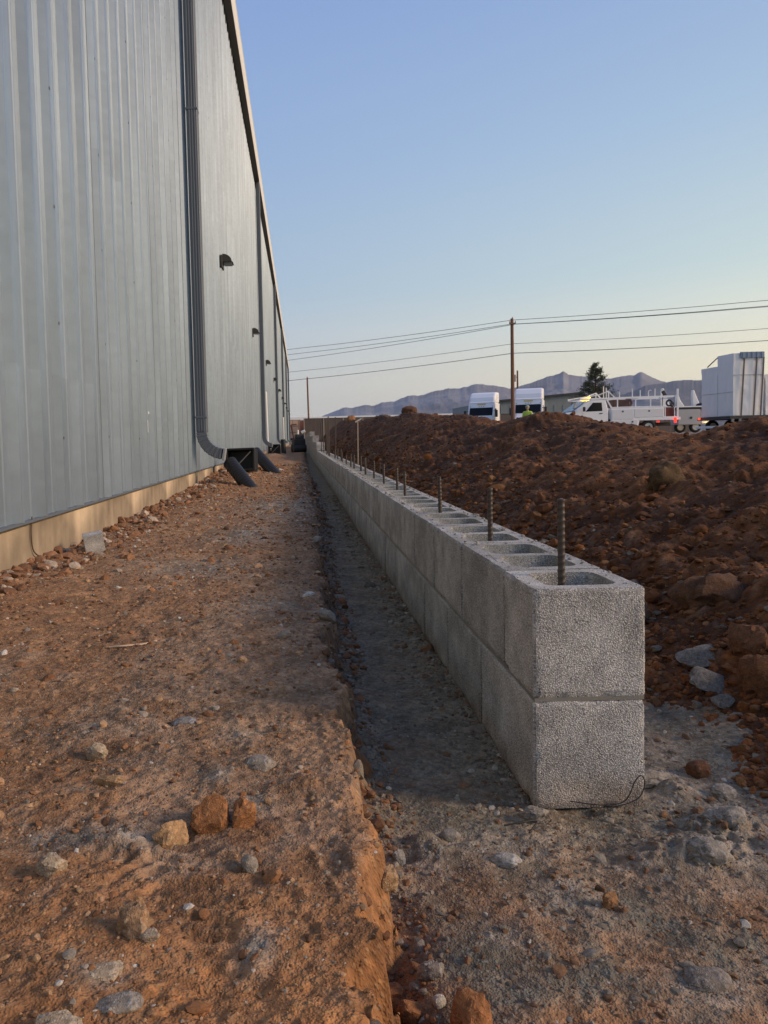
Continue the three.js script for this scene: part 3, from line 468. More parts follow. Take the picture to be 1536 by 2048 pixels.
{
  const wall = thing('block_wall', 'low grey concrete block wall with open cells running into the distance', 'wall', [WX0, 0, -WZ]);
  const fineHalf = blockGeo(BL - 0.2, true, 2), fineFull = [0, 1].map((c) => [5, 9].map((q) => blockGeo(BL, true, q + c * 2, 1 - c))), full = [0, 1].map((c) => [0, 1, 2, 3, 4, 5].map((i) => blockGeo(BL, false, 20 + i * 3.1 + c, 1 - c)));
  const tones = [0, 1, 2, 3, 4].map((i) => { const m = cmuSmooth.clone(); const s = [0.78, 0.83, 0.74, 0.8, 0.86][i]; m.color.setRGB(s * 1.0, s * 1.03, s * 1.04); return m; });
  const joints = [];
  for (let c = 0; c < 2; c++) {
    let z = 0; const y = c * CRS - (c ? 0 : 0.0); let k = 0;
    if (c === 1) { const m = part('block', fineHalf, cmuMat, wall); m.position.set(0, y, 0); z += 0.2; }
    for (; z < WALL_END - WZ; z += MOD, k++) {
      const m = part('block', k < 4 ? fineFull[c][(k + c) % 2] : full[c][(k * 5 + c * 3) % 6], k === 0 && c === 0 ? cmuMat : tones[(k * 7 + c * 2 + (k >> 1)) % 5], wall);
      m.position.set(rr(-0.0012, 0.0012), y, -z);
      if (z > 0.01) joints.push(bx(WT - 0.02, BH - 0.006, 0.0074, WT / 2, y + BH / 2 - 0.004, -z + 0.0035, 0));
    }
  }
  const bed = []; for (let z = 0.003; z < WALL_END - WZ; z += 0.05) for (const x of [0.017, WT - 0.017]) bed.push(bx(0.03 + rr(-0.003, 0.004), CRS - BH + 0.001, 0.0505, x + (x < 0.1 ? 1 : -1) * 0.0015, BH + (CRS - BH) / 2, -z - 0.025, 0));
  bed.push(bx(WT - 0.004, CRS - BH, 0.03, WT / 2, BH + (CRS - BH) / 2, -0.017, 0));
  part('mortar_bed', bed, mortarMat, wall); part('mortar_joint', joints, mortarMat, wall).userData.kind = 'stuff';
  // stepped-up far stretch
  const m = part('block', full[1][1], cmuMat, wall); m.position.set(0, 2 * CRS, -(WALL_END - WZ));
  const far = []; for (let c = 0; c < 5; c++) for (let z = [WALL_END, WALL_END, WALL_END + MOD, 24, 31][c] + (c % 2) * 0.2; z < 62; z += MOD) far.push(bx(WT, BH, BL, WT / 2, c * CRS + BH / 2, -(z - WZ) - BL / 2, 0));
  const farMat = cmuSmooth.clone(); farMat.vertexColors = false; part('far_blocks', triUV(mergeGeometries(far), 1 / 0.42), farMat, wall).userData.kind = 'stuff';
}
// grout and dirt down in the cells
scatter('mortar_droppings', 'mortar crumbs dropped on the top webs and shells of the block wall', 1500, () => {
  const z = Math.exp(rr(Math.log(WZ + 0.01), Math.log(9))), edge = rnd() < 0.5, a = (z - WZ + 0.2) % MOD, web = a < 0.028 || a > MOD - 0.028 || Math.abs(a - 0.2) < 0.013; if (!edge && !web) return null;
  const x = edge ? (rnd() < 0.5 ? WX0 + rr(0.004, 0.028) : WX1 - rr(0.004, 0.028)) : rr(WX0 + 0.01, WX1 - 0.01), r = 0.0012 * Math.pow(z, 0.45) * sizeDist();
  return { x, z, y: CRS + BH + r * 0.2, r, c: vary([0.42, 0.4, 0.36], 0.3) };
});
// ------------------------------------------------------------------ reinforcing bars
function rebarGeo(h, r = 0.0068) {
  const nt = 12, ny = Math.round(h / 0.0028), P = [], I = [];
  for (let j = 0; j <= ny; j++) for (let i = 0; i < nt; i++) { const t = i / nt * Math.PI * 2, y = j / ny * h, w = Math.cos(2 * t * 0.5 + y / 0.0135 * Math.PI * 2), q = r * (0.97 + 0.2 * Math.pow(Math.max(0, w), 1.5)); P.push(q * Math.cos(t), y, q * Math.sin(t)); }
  for (let j = 0; j < ny; j++) for (let i = 0; i < nt; i++) { const a = j * nt + i, b = j * nt + (i + 1) % nt; I.push(a, a + nt, b, b, a + nt, b + nt); }
  const c = P.length / 3; P.push(0, h, 0); for (let i = 0; i < nt; i++) I.push(c, ny * nt + (i + 1) % nt, ny * nt + i);
  const g = new THREE.BufferGeometry(); g.setAttribute('position', new THREE.Float32BufferAttribute(P, 3)); g.setIndex(I); g.computeVertexNormals(); return g;
}
const shortBar = rebarGeo(0.55), farShort = new THREE.CylinderGeometry(0.0085, 0.0085, 0.55, 7).translate(0, 0.275, 0), tallBar = new THREE.CylinderGeometry(0.009, 0.009, 1.1, 7).translate(0, 0.55, 0);
const ords = ['first', 'second', 'third', 'fourth', 'fifth', 'sixth', 'seventh', 'eighth', 'ninth', 'tenth', 'eleventh', 'twelfth', 'thirteenth', 'fourteenth', 'fifteenth', 'sixteenth'];
[[1.455, 0.150], [2.07, 0.132], [2.72, 0.132], [3.55, 0.115], [4.02, 0.115], [4.62, 0.115], [5.24, 0.12], [5.75, 0.13], [6.4, 0.13], [7.05, 0.13], [7.45, 0.12], [8.3, 0.1], [9.1, 0.12], [9.7, 0.15], [10.3, 0.15], [10.9, 0.13]].forEach(([z, up], i) => {
  const m = part('rebar', i < 7 ? shortBar : farShort, rustSteel, scene); const top = CRS + BH + up;
  m.position.set(WX0 + WT * (i ? 0.5 + rr(-0.08, 0.08) : 0.475), top - 0.55, -z); m.rotation.set(i ? rr(-0.02, 0.02) : 0, rr(0, 6), i ? rr(-0.02, 0.02) : 0);
  tag(m, i ? `short rusty steel bar, ${ords[i]} from the near end of the block wall` : 'twisted steel bar in the end cell, nearest the camera', 'steel bar', 'short steel bars standing in the wall cells');
});
[11.6, 12.2, 12.8, 13.6, 14.6, 15.8, 17.2].forEach((z, i) => {
  const m = part('tall_rebar', tallBar, rustSteel, scene); const top = [1.02, 1.05, 0.98, 1.03, 1.05, 1.0, 1.06][i];
  m.position.set(WX0 + WT / 2 + rr(-0.03, 0.03), top - 1.1, -z); m.rotation.set(rr(-0.03, 0.03), 0, rr(-0.035, 0.035));
  tag(m, `tall thin steel bar by the far wall step, ${ords[i]} from the right`, 'steel bar', 'tall steel bars near the far step');
});
{ // stake with a crosspiece behind the wall
  const s = thing('survey_stake', 'thin pale stake with a small crosspiece standing between block wall and bank', 'stake', [0.98, bankY(0.98, 12.8) - 0.05, -12.8]);
  const h = 0.98 - (bankY(0.98, 12.8) - 0.05); part('shaft', rod([0, 0, 0], [0.01, h, 0], 0.009, 0.008), std(0.45, 0.38, 0.3, 0.8), s); part('crosspiece', rod([-0.03, h - 0.02, 0.01], [0.075, h + 0.04, 0], 0.012, 0.012), std(0.6, 0.55, 0.48, 0.8), s);
  const w = thing('wire_stake', 'short bent wire stake on the foot of the bank behind the wall', 'stake', [0.83, 0.1, -7.9]);
  part('shaft', rod([0, 0, 0], [0.01, 0.3, 0], 0.007), rustSteel, w); part('bent_wire', tube([[0.01, 0.26, 0], [0.08, 0.24, 0.02], [0.16, 0.26, 0], [0.2, 0.24, 0.04]], 0.005), rustSteel, w);
}
tag(part('tie_wire', tube([[0.47, 0.012, -1.312], [0.53, 0.008, -1.303], [0.565, 0.016, -1.302], [0.585, 0.05, -1.306], [0.597, 0.058, -1.309], [0.602, 0.045, -1.308], [0.592, 0.022, -1.304], [0.57, 0.012, -1.3], [0.53, 0.005, -1.298]].map((p) => [p[0], p[1] + 0.008, p[2]]), 0.0011, 60, 6), std(0.02, 0.02, 0.022, 0.5), scene), 'loop of thin black tie wire at the foot of the wall end', 'wire');
tag(part('dark_scrap', tube([[0.33, 0.02, -1.235], [0.36, 0.022, -1.24], [0.39, 0.018, -1.25], [0.37, 0.012, -1.225]].map((p) => [p[0], p[1], p[2]]), 0.0016, 30, 5), std(0.02, 0.02, 0.022, 0.6), scene), 'short dark wire scrap on the crumbs left of the wall end', 'wire');
{ // loose things on the strip
  const y = groundY(-1.03, 3.78);
  const cb = thing('concrete_cube', 'small grey concrete spacer block tilted against the beige foundation', 'concrete block', [-1.055, y + 0.045, -3.78], 0.35); cb.rotation.z = 0.1; cb.rotation.x = 0.15;
  const g = new THREE.BoxGeometry(0.095, 0.1, 0.085, 8, 8, 8), p = g.attributes.position; for (let i = 0; i < p.count; i++) { const n = 0.004 * noise3(p.getX(i) * 40, p.getY(i) * 40, p.getZ(i) * 40); p.setXYZ(i, p.getX(i) * (1 + n * 6), p.getY(i) + n, p.getZ(i) + n); } g.computeVertexNormals();
  const cm = cmuMat.clone(); cm.vertexColors = false; part('cube_body', triUV(g, 1 / 0.3), cm, cb); 
  const tw = [[-0.51, 1.93], [-0.47, 1.925], [-0.43, 1.95], [-0.4, 2.0]].map(([x, z]) => [x, groundY(x, z) + 0.004, -z]);
  tag(part('twig', tube(tw, 0.0028, 20, 5), std(0.6, 0.45, 0.32, 0.9), scene), 'pale curved twig lying on the dirt strip', 'twig');
  const cab = [[-B + 0.008, 0.36, -3.42], [-B + 0.008, 0.28, -3.4], [-B + 0.01, 0.2, -3.42], ...[[-1.21, 3.5], [-1.17, 3.56], [-1.12, 3.66], [-1.08, 3.72]].map(([x, z]) => [x, groundY(x, z) + 0.006, -z])];
  tag(part('thin_cable', tube(cab, 0.0035, 50, 5), std(0.12, 0.08, 0.05, 0.8), scene), 'thin brown cable hanging down the beige foundation to the concrete spacer', 'cable');
}
{ // drain pipes and catch basins by the hall
  const pipe = (name, label, a, b, r) => {
    const A = V(...a), Bv = V(...b), L = A.distanceTo(Bv), pts = [], n = Math.round(L / 0.02) * 2; for (let i = 0; i <= n; i++) pts.push(new THREE.Vector2(r * (1 + (i % 4 < 2 ? 0.0 : 0.045)), L * i / n)); for (let i = n; i >= 0; i -= n) pts.push(new THREE.Vector2(r * 0.88, L * i / n));
    const g = new THREE.LatheGeometry(pts, 22); const o = thing(name, label, 'pipe', a); g.applyQuaternion(new THREE.Quaternion().setFromUnitVectors(V(0, 1, 0), Bv.clone().sub(A).normalize())); part('pipe_body', g, blackPlastic, o);
    const e = Bv.clone().sub(A).normalize(); const lip = new THREE.TorusGeometry(r * 1.02, r * 0.07, 6, 22); lip.applyQuaternion(new THREE.Quaternion().setFromUnitVectors(V(0, 0, 1), e)); part('pipe_rim', lip, blackPlastic, o); return o;
  };
  pipe('drain_pipe', 'black plastic drain pipe slanting down to the dirt from the nearest downspout boot', [-0.83, 0.43, -8.85], [-0.54, 0.10, -8.45], 0.078);
  pipe('drain_pipe', 'black plastic drain pipe slanting down to the dirt, right of the black basin', [-0.72, 0.50, -12.1], [-0.36, 0.12, -11.5], 0.085);
  pipe('drain_pipe', 'black plastic pipe standing upright by the hall, beyond the white pipe', [-0.58, 0.1, -26.5], [-0.60, 0.72, -26.5], 0.085);
  const basin = (label, x, y, z, s, turn) => {
    const o = thing('catch_basin', label, 'drain basin', [x, y, -z], turn); o.rotation.x = -0.12;
    part('back', bx(0.46 * s, 0.34 * s, 0.02, 0, 0.17 * s, -0.1, 0.005), blackPlastic, o);
    part('frame', [bx(0.48 * s, 0.03, 0.22, 0, 0.345 * s, 0, 0.006), bx(0.48 * s, 0.03, 0.22, 0, 0.0, 0, 0.006), bx(0.03, 0.34 * s, 0.22, -0.23 * s, 0.17 * s, 0, 0.006), bx(0.03, 0.34 * s, 0.22, 0.23 * s, 0.17 * s, 0, 0.006)], blackPlastic, o);
    part('brace', [bar([-0.1 * s, 0.02, 0.1], [0.18 * s, 0.3 * s, 0.1], 0.02, 0.012)], std(0.2, 0.19, 0.18, 0.6), o);
    part('fitting', [bx(0.06, 0.02, 0.03, -0.13 * s, 0.2 * s, 0.08, 0.006), bx(0.015, 0.06, 0.02, -0.13 * s, 0.15 * s, 0.08, 0.004)], std(0.5, 0.48, 0.44, 0.5), o);
  };
  basin('black open drain basin leaning by the hall between two slanting black pipes', -0.83, 0.27, 10.6, 0.85, -0.15);
  basin('black open drain basin by the hall at the foot of the white pipe', -0.87, 0.24, 25.2, 0.85, 0);
  const wp = thing('white_pipe', 'white plastic pipe standing upright against the hall beyond the second downspout', 'pipe', [-B + 0.14, 0.3, -25.6]); part('pipe_body', rod([0, 0, 0], [-0.03, 2.05, 0], 0.045, 0.045, 14), pvc, wp); part('pipe_elbow', tube([[0, 0.05, 0], [0.0, -0.02, 0], [0.06, -0.1, 0], [0.14, -0.12, 0]], 0.048, 12, 10), pvc, wp);
  const wp2 = thing('white_pipe', 'white plastic pipe against the hall far down the row, before the fourth downspout', 'pipe', [-B + 0.16, 0.25, -50]); part('pipe_body', rod([0, 0, 0], [0, 1.9, 0], 0.06, 0.06, 10), pvc, wp2); part('pipe_cap', rod([0, 1.9, 0], [0, 1.97, 0], 0.07, 0.07, 10), pvc, wp2);
  const bxs = thing('conduit_box', 'small dark conduit box on the hall above the white pipe', 'box', [-B + 0.05, 2.65, -25.6]); part('box_body', bx(0.06, 0.16, 0.1, 0, 0, 0, 0.01), bronze, bxs); part('box_cover', bx(0.01, 0.12, 0.08, 0.036, 0, 0, 0.004), darkSteel, bxs);
}
{ // walk-behind machine far down the strip
  const m = thing('trench_compactor', 'dark walk behind site machine with a raised handle at the far end of the strip', 'machine', [-0.12, groundY(-0.12, 33), -33], 0.2);
  part('body', [bx(0.5, 0.34, 0.62, 0.06, 0.42, 0, 0.05), bx(0.36, 0.22, 0.4, 0.1, 0.68, -0.05, 0.05)], darkSteel, m);
  for (const zz of [0.22, -0.24]) part('drum', rod([-0.22, 0.17, zz], [0.34, 0.17, zz], 0.17, 0.17, 16), darkSteel, m);
  part('handle', [rod([-0.18, 0.45, 0.3], [-0.34, 1.2, 0.42], 0.03), rod([-0.34, 1.2, 0.42], [-0.1, 1.22, 0.42], 0.025)], std(0.12, 0.04, 0.03, 0.7), m);
  part('fuel_cap', [rod([0.02, 0.78, 0.05], [0.02, 0.98, 0.05], 0.045, 0.045, 10)], whitePaint, m); part('air_filter', [rod([0.2, 0.86, 0.0], [0.34, 0.93, 0.05], 0.07, 0.06, 10)], whitePaint, m);
}
// ------------------------------------------------------------------ fence, container, far sheds
{
  const fence = thing('brown_fence', 'brown panel fence across the far end of the site', 'fence', [0.55, -0.3, -92]);
  const fm = std(0.21, 0.16, 0.13, 0.9, { map: streak }), pm = std(0.42, 0.36, 0.28, 0.8); const pg = bx(2.34, 3.5, 0.06, 1.2, 1.78, 0, 0.005), og = bx(0.1, 3.62, 0.12, 0, 1.81, 0.02, 0.01), cg = bx(2.4, 0.07, 0.1, 1.2, 3.56, 0.0, 0.01);
  for (let i = 0; i < 20; i++) { for (const [n, g, m] of [['fence_panel', pg, fm], ['post', og, pm], ['top_rail', cg, darkSteel]]) { const q = part(n, g, m, fence); q.position.x = i * 2.4; } }
  const c = thing('shipping_container', 'pinkish tan container with door frames seen past the far corner of the hall', 'container', [-2.2, -0.3, -93]);
  part('container_body', bx(5.0, 3.5, 2.4, -0.15, 1.75, -1.3, 0.04), std(0.55, 0.38, 0.28, 0.8, { map: streak }), c);
  const dg = bx(0.62, 0.62, 0.03, 0, 0, 0, 0.02); for (let i = 0; i < 3; i++) for (let j = 0; j < 4; j++) { const q = part('panel', dg, std(0.66, 0.47, 0.33, 0.8), c); q.position.set(0.3 + i * 0.68, 0.75 + j * 0.78, -0.085); }
  part('door', bx(0.95, 3.2, 0.06, 2.75, 1.7, 0.3, 0.02), std(0.3, 0.13, 0.09, 0.85), c);
  part('opening', bx(0.6, 0.25, 0.05, 1.2, 1.1, -0.04, 0.01), std(0.05, 0.03, 0.025, 0.9), c);
  const wh = thing('white_shed', 'long low white roofed shed far behind the brown fence', 'building', [21, 0, -200]);
  part('wall', bx(58, 6.0, 30, 0, 3, -15, 0.05), std(0.5, 0.45, 0.38, 0.8, { map: streak }), wh); part('roof', prism([[-30, 5.9], [30, 5.9], [30, 6.75], [-30, 6.75]], 31, 0.05).translate(0, 0, -15), std(0.9, 0.87, 0.8, 0.6), wh);
  const gs = thing('grey_warehouse', 'grey green metal warehouse with a dark sloping roof edge behind the two tractors', 'building', [0, LOT, -110]);
  const pts = [[26.5, -0.1], [41.5, -0.1], [41.5, 5.97], [28.8, 5.05], [26.5, 4.9]];
  part('wall', prism(pts, 20, 0).translate(0, 0, -10), std(0.3, 0.33, 0.32, 0.7, { map: streak }), gs);
  part('roof_edge', [bar([26.3, 4.95, 0.2], [28.8, 5.1, 0.2], 0.3, 0.28), bar([28.8, 5.1, 0.2], [41.6, 6.05, 0.2], 0.3, 0.28)], std(0.03, 0.035, 0.04, 0.6), gs);
  const rg = bx(0.08, 4.4, 0.05, 0, 2.2, 0.03, 0.01); for (let i = 0; i < 11; i++) { const q = part('wall_rib', rg, std(0.27, 0.3, 0.29, 0.7), gs); q.position.x = 27 + i * 1.3; }
}
// ------------------------------------------------------------------ poles and lines
{
  const p1 = thing('utility_pole', 'tall brown wooden utility pole between the two white tractors', 'utility pole', [17.06, LOT - 0.3, -60]);
  part('pole', rod([0, 0, 0], [-0.01, 9.65, 0], 0.17, 0.12, 14), woodPole, p1); part('crossarm', [bx(0.5, 0.1, 0.1, 0, 9.25, 0.12, 0.01)], woodPole, p1);
  for (const [x, y] of [[0, 9.62], [-0.22, 9.3], [0.22, 9.3]]) part('insulator', [rod([x, y, 0.12], [x, y + 0.14, 0.12], 0.05, 0.035, 8)], std(0.3, 0.24, 0.2, 0.4), p1);
  const p2 = thing('utility_pole', 'thinner wooden pole with a transformer can just right of the tall pole', 'utility pole', [34.9, LOT - 0.3, -120]);
  part('pole', rod([0, 0, 0], [0, 10.65, 0], 0.19, 0.13, 10), woodPole, p2); part('transformer', [rod([-0.5, 8.9, 0], [-0.5, 10.0, 0], 0.27, 0.27, 12)], std(0.22, 0.22, 0.22, 0.6), p2); part('bracket', [bx(0.3, 0.1, 0.1, -0.22, 9.6, 0, 0.01)], darkSteel, p2);
  const p3 = thing('utility_pole', 'slim wooden pole far off above the brown fence near the hall', 'utility pole', [1.64, -0.3, -130]);
  part('pole', rod([0, 0, 0], [-0.13, 11.7, 0], 0.19, 0.14, 10), woodPole, p3); part('insulator', [rod([-0.13, 11.6, 0], [-0.13, 11.85, 0], 0.07, 0.05, 8)], std(0.3, 0.24, 0.2, 0.4), p3);
  const L = [['top line', [-0.772, 9.689, 75], [17.05, 9.78, 60], [33.69, 9.853, 54], 0.02], ['second line, left of the crossarm', [-0.784, 9.177, 75], [16.84, 9.44, 59.9], [33.6, 9.46, 54.1], 0.02], ['third line, right of the crossarm', [-0.798, 8.635, 75], [17.28, 9.44, 59.9], [33.72, 9.40, 54], 0.02], ['fourth line, fixed below the crossarm', [-0.828, 7.451, 75], [17.06, 7.896, 59.8], [33.707, 7.851, 54], 0.017], ['lowest line', [-0.849, 6.612, 75], [17.06, 7.147, 59.8], [33.715, 6.998, 54], 0.024]];
  for (const [n, a, b, c, r] of L) {
    const far = a.map((v, i) => v + (v - b[i]) * 1.0), near = c.map((v, i) => v + (v - b[i]) * 1.3); near[1] = c[1] + 0.1; far[1] = a[1] - 0.2;
    const sag = (p, q, s) => [1, 2, 3].map((k) => { const t = k / 4; return [mix(p[0], q[0], t), mix(p[1], q[1], t) - s * 4 * t * (1 - t), mix(p[2], q[2], t)]; });
    const pts = [far, a, ...sag(a, b, 0.12), b].map((p) => [p[0], p[1], -p[2]]), pt2 = [b, ...sag(b, c, 0.08), c, near].map((p) => [p[0], p[1], -p[2]]);
    tag(part('power_line', [tube(pts, r, 60, 6), tube(pt2, r, 60, 6)], wireMat, scene), `overhead ${n}, of the five on the tall utility pole`, 'power line', 'power lines on the tall pole');
  }
}
// ------------------------------------------------------------------ mountains
function range(name, label, prof, D, depth, col, salt) {
  const az0 = prof[0][0], az1 = prof[prof.length - 1][0], na = Math.round((az1 - az0) / 0.045), nr = 70, P = [], C = [], I = [];
  const H = (a) => { let t = 0; for (const [d, w] of [[-0.1, 0.25], [0, 0.5], [0.1, 0.25]]) t += w * H0(clamp(a + d, az0, az1)); return t; };
  const jag = (a) => 0.08 * fbm(a * 2.6 + salt, 1, 3) + 0.08 * fbm(a * 8 + salt, 5, 2);
  const H0 = (a) => { let i = 0; while (i < prof.length - 2 && prof[i + 1][0] < a) i++; const t = (a - prof[i][0]) / (prof[i + 1][0] - prof[i][0]); return mix(prof[i][1], prof[i + 1][1], t); };
  for (let j = 0; j <= nr; j++) for (let i = 0; i <= na; i++) {
    const a = az0 + (az1 - az0) * i / na, t = j / nr, r = D - depth + depth * 1.35 * t, x = Math.sin(a * D2R) * r, z = Math.cos(a * D2R) * r;
    const top = Math.tan(H(a) * D2R) * D, k = t < 0.74 ? t / 0.74 : 1 - (t - 0.74) / 0.26, q0 = 0;
    const sp = ridge(x * 0.00085 + salt, z * 0.00085 + 2, 6), s2 = ridge(x * 0.0032 + salt, z * 0.0032, 4);
    let y = top * (k - (1 - k) * Math.min(1, k * 3) * (0.95 - sp) * 0.95 - 0.12 * Math.min(1, (1 - k) * 4) * (0.75 - s2)) - 20 * (1 - k); y += jag(a) * D2R * D * Math.pow(k, 7);
    P.push(x, y, -z); const n = fbm(x * 0.003, z * 0.003, 4), f = fbm(x * 0.0009 + salt, z * 0.0009, 4); const c = mix3(col, [0.30, 0.23, 0.2], clamp(0.2 + 2 * f) * 0.45); C.push(c[0] * (1 + n), c[1] * (1 + n), c[2] * (1 + n));
  }
  for (let j = 0; j < nr; j++) for (let i = 0; i < na; i++) { const a = j * (na + 1) + i; I.push(a, a + 1, a + na + 2, a, a + na + 2, a + na + 1); }
  const g = new THREE.BufferGeometry(); g.setAttribute('position', new THREE.Float32BufferAttribute(P, 3)); g.setAttribute('color', new THREE.Float32BufferAttribute(C, 3)); g.setIndex(I); g.computeVertexNormals();
  tag(part(name, g, std(1, 1, 1, 1, { vertexColors: true }), scene), label, null, null, 'structure');
}
range('mountains', 'hazy blue grey mountain range with two peaks along the horizon', [[-8, 1.2], [-3, 1.45], [0, 1.5], [1.56, 1.7], [2.14, 1.98], [3.48, 2.45], [3.94, 2.38], [5.11, 2.58], [5.6, 2.5], [6.32, 2.77], [7.11, 2.78], [8.36, 3.23], [9.14, 3.17], [10.1, 3.44], [11.36, 3.65], [12.09, 3.59], [13.29, 3.91], [14.33, 3.76], [15.71, 3.45], [16.32, 3.6], [17.05, 3.75], [18.27, 4.2], [19.12, 4.37], [19.38, 4.55], [19.7, 4.27], [20.44, 4.13], [21.14, 4.05], [22.39, 3.85], [23.52, 4.0], [24.07, 4.0], [24.48, 4.22], [25.01, 3.91], [25.79, 3.49], [26.32, 3.36], [28, 3.0], [32, 2.7], [40, 2.2], [55, 1.5]], 8200, 3000, [0.17, 0.185, 0.215], 3);
range('foothills', 'nearer darker foothills in front of the mountains at the right', [[19.5, 0.6], [21, 1.9], [21.83, 2.37], [23.13, 2.66], [23.94, 2.87], [24.73, 3.28], [25.67, 3.36], [26.72, 3.54], [27.35, 3.51], [28.13, 3.43], [29.57, 3.61], [31.99, 3.58], [36, 3.1], [42, 2.7], [55, 1.7]], 5200, 1700, [0.135, 0.14, 0.15], 8);

// ------------------------------------------------------------------ tree
{
  const t = thing('conifer_tree', 'dark green ragged conifer behind the utility truck', 'tree', [31.4, LOT - 0.3, -80]);
  part('trunk', [rod([0, 0, 0], [0.1, 3, 0], 0.2, 0.15, 9), rod([0.1, 3, 0], [0.25, 7.2, 0], 0.15, 0.03, 9)], std(0.09, 0.06, 0.045, 1), t);
  const P = [], C = []; const limb = [];
  for (let b = 0; b < 230; b++) {
    const h = 1.4 + 6.2 * Math.pow(rnd(), 1.15), s = (h - 1.4) / 6.3, a = rr(0, 6.28), R = (s < 0.16 ? 2.15 + rr(-0.4, 0.3) : 2.6 * Math.pow(1 - s, 0.9) + 0.1) * rr(0.7, 1.15), ox = 0.2 * s;
    const tip = [ox + Math.cos(a) * R, h + R * 0.3 + rr(-0.1, 0.3), Math.sin(a) * R]; limb.push(rod([ox, h, 0], tip, 0.035, 0.008, 4));
    const n = Math.round(14 + R * 26);
    for (let k = 0; k < n; k++) {
      const q = 0.25 + 0.8 * Math.sqrt(rnd()), sp = 0.1 + 0.2 * R * 0.6, cx = mix(ox, tip[0], q) + rr(-sp, sp), cy = mix(h, tip[1], q) + rr(-sp, sp) * 0.7, cz = mix(0, tip[2], q) + rr(-sp, sp), l = rr(0.1, 0.24), w = rr(0.025, 0.05);
      const d = V(rr(-1, 1) + Math.cos(a), rr(0.1, 1.2), rr(-1, 1) + Math.sin(a)).normalize(), e = V(rr(-1, 1), rr(-1, 1), rr(-1, 1)).cross(d).normalize().multiplyScalar(w), tone = rr(0.6, 1.4) * (0.8 + 0.4 * q), c = [0.075 * tone, 0.082 * tone, 0.045 * tone];
      P.push(cx - e.x, cy - e.y, cz - e.z, cx + e.x, cy + e.y, cz + e.z, cx + d.x * l, cy + d.y * l, cz + d.z * l); C.push(...c, ...c, ...c);
    }
  }
  const g = new THREE.BufferGeometry(); g.setAttribute('position', new THREE.Float32BufferAttribute(P, 3)); g.setAttribute('color', new THREE.Float32BufferAttribute(C, 3)); g.computeVertexNormals();
  part('crown', g, std(1, 1, 1, 0.9, { vertexColors: true, side: THREE.DoubleSide }), t); part('limb', limb, std(0.08, 0.06, 0.045, 1), t).userData.kind = 'stuff';
}
// ------------------------------------------------------------------ vehicles
function wheel(parent, x, y, z, r, w, ax = 'x') {
  const o = ax === 'x' ? [[w / 2, 0, 0], [-w / 2, 0, 0]] : [[0, 0, w / 2], [0, 0, -w / 2]], tg = new THREE.TorusGeometry(r * 0.74, r * 0.26, 10, 26); if (ax === 'x') tg.rotateY(Math.PI / 2); tg.scale(ax === 'x' ? w / (r * 0.52) : 1, 1, ax === 'x' ? 1 : w / (r * 0.52));
  const h = new THREE.Group(); h.name = 'wheel'; h.position.set(x, y, z); parent.add(h);
  part('tyre', tg, rubber, h); part('rim', rod(o[1].map((v) => v * 0.7), o[0].map((v) => v * 0.7), r * 0.55, r * 0.55, 18), std(0.45, 0.45, 0.46, 0.4, { metalness: 0.5 }), h);
}
function lamp(parent, name, geo, color, power, at, light) { const m = part(name, geo, new THREE.MeshStandardMaterial({ color: new THREE.Color().setRGB(...color.map((c) => c * 0.6)), emissive: new THREE.Color().setRGB(...color), emissiveIntensity: power, roughness: 0.3 }), parent); if (light) { const l = new THREE.PointLight(new THREE.Color().setRGB(...color), light, 0, 2); l.position.set(...at); l.castShadow = true; l.shadow.radius = 3; l.name = name + '_glow'; parent.add(l); } return m; }
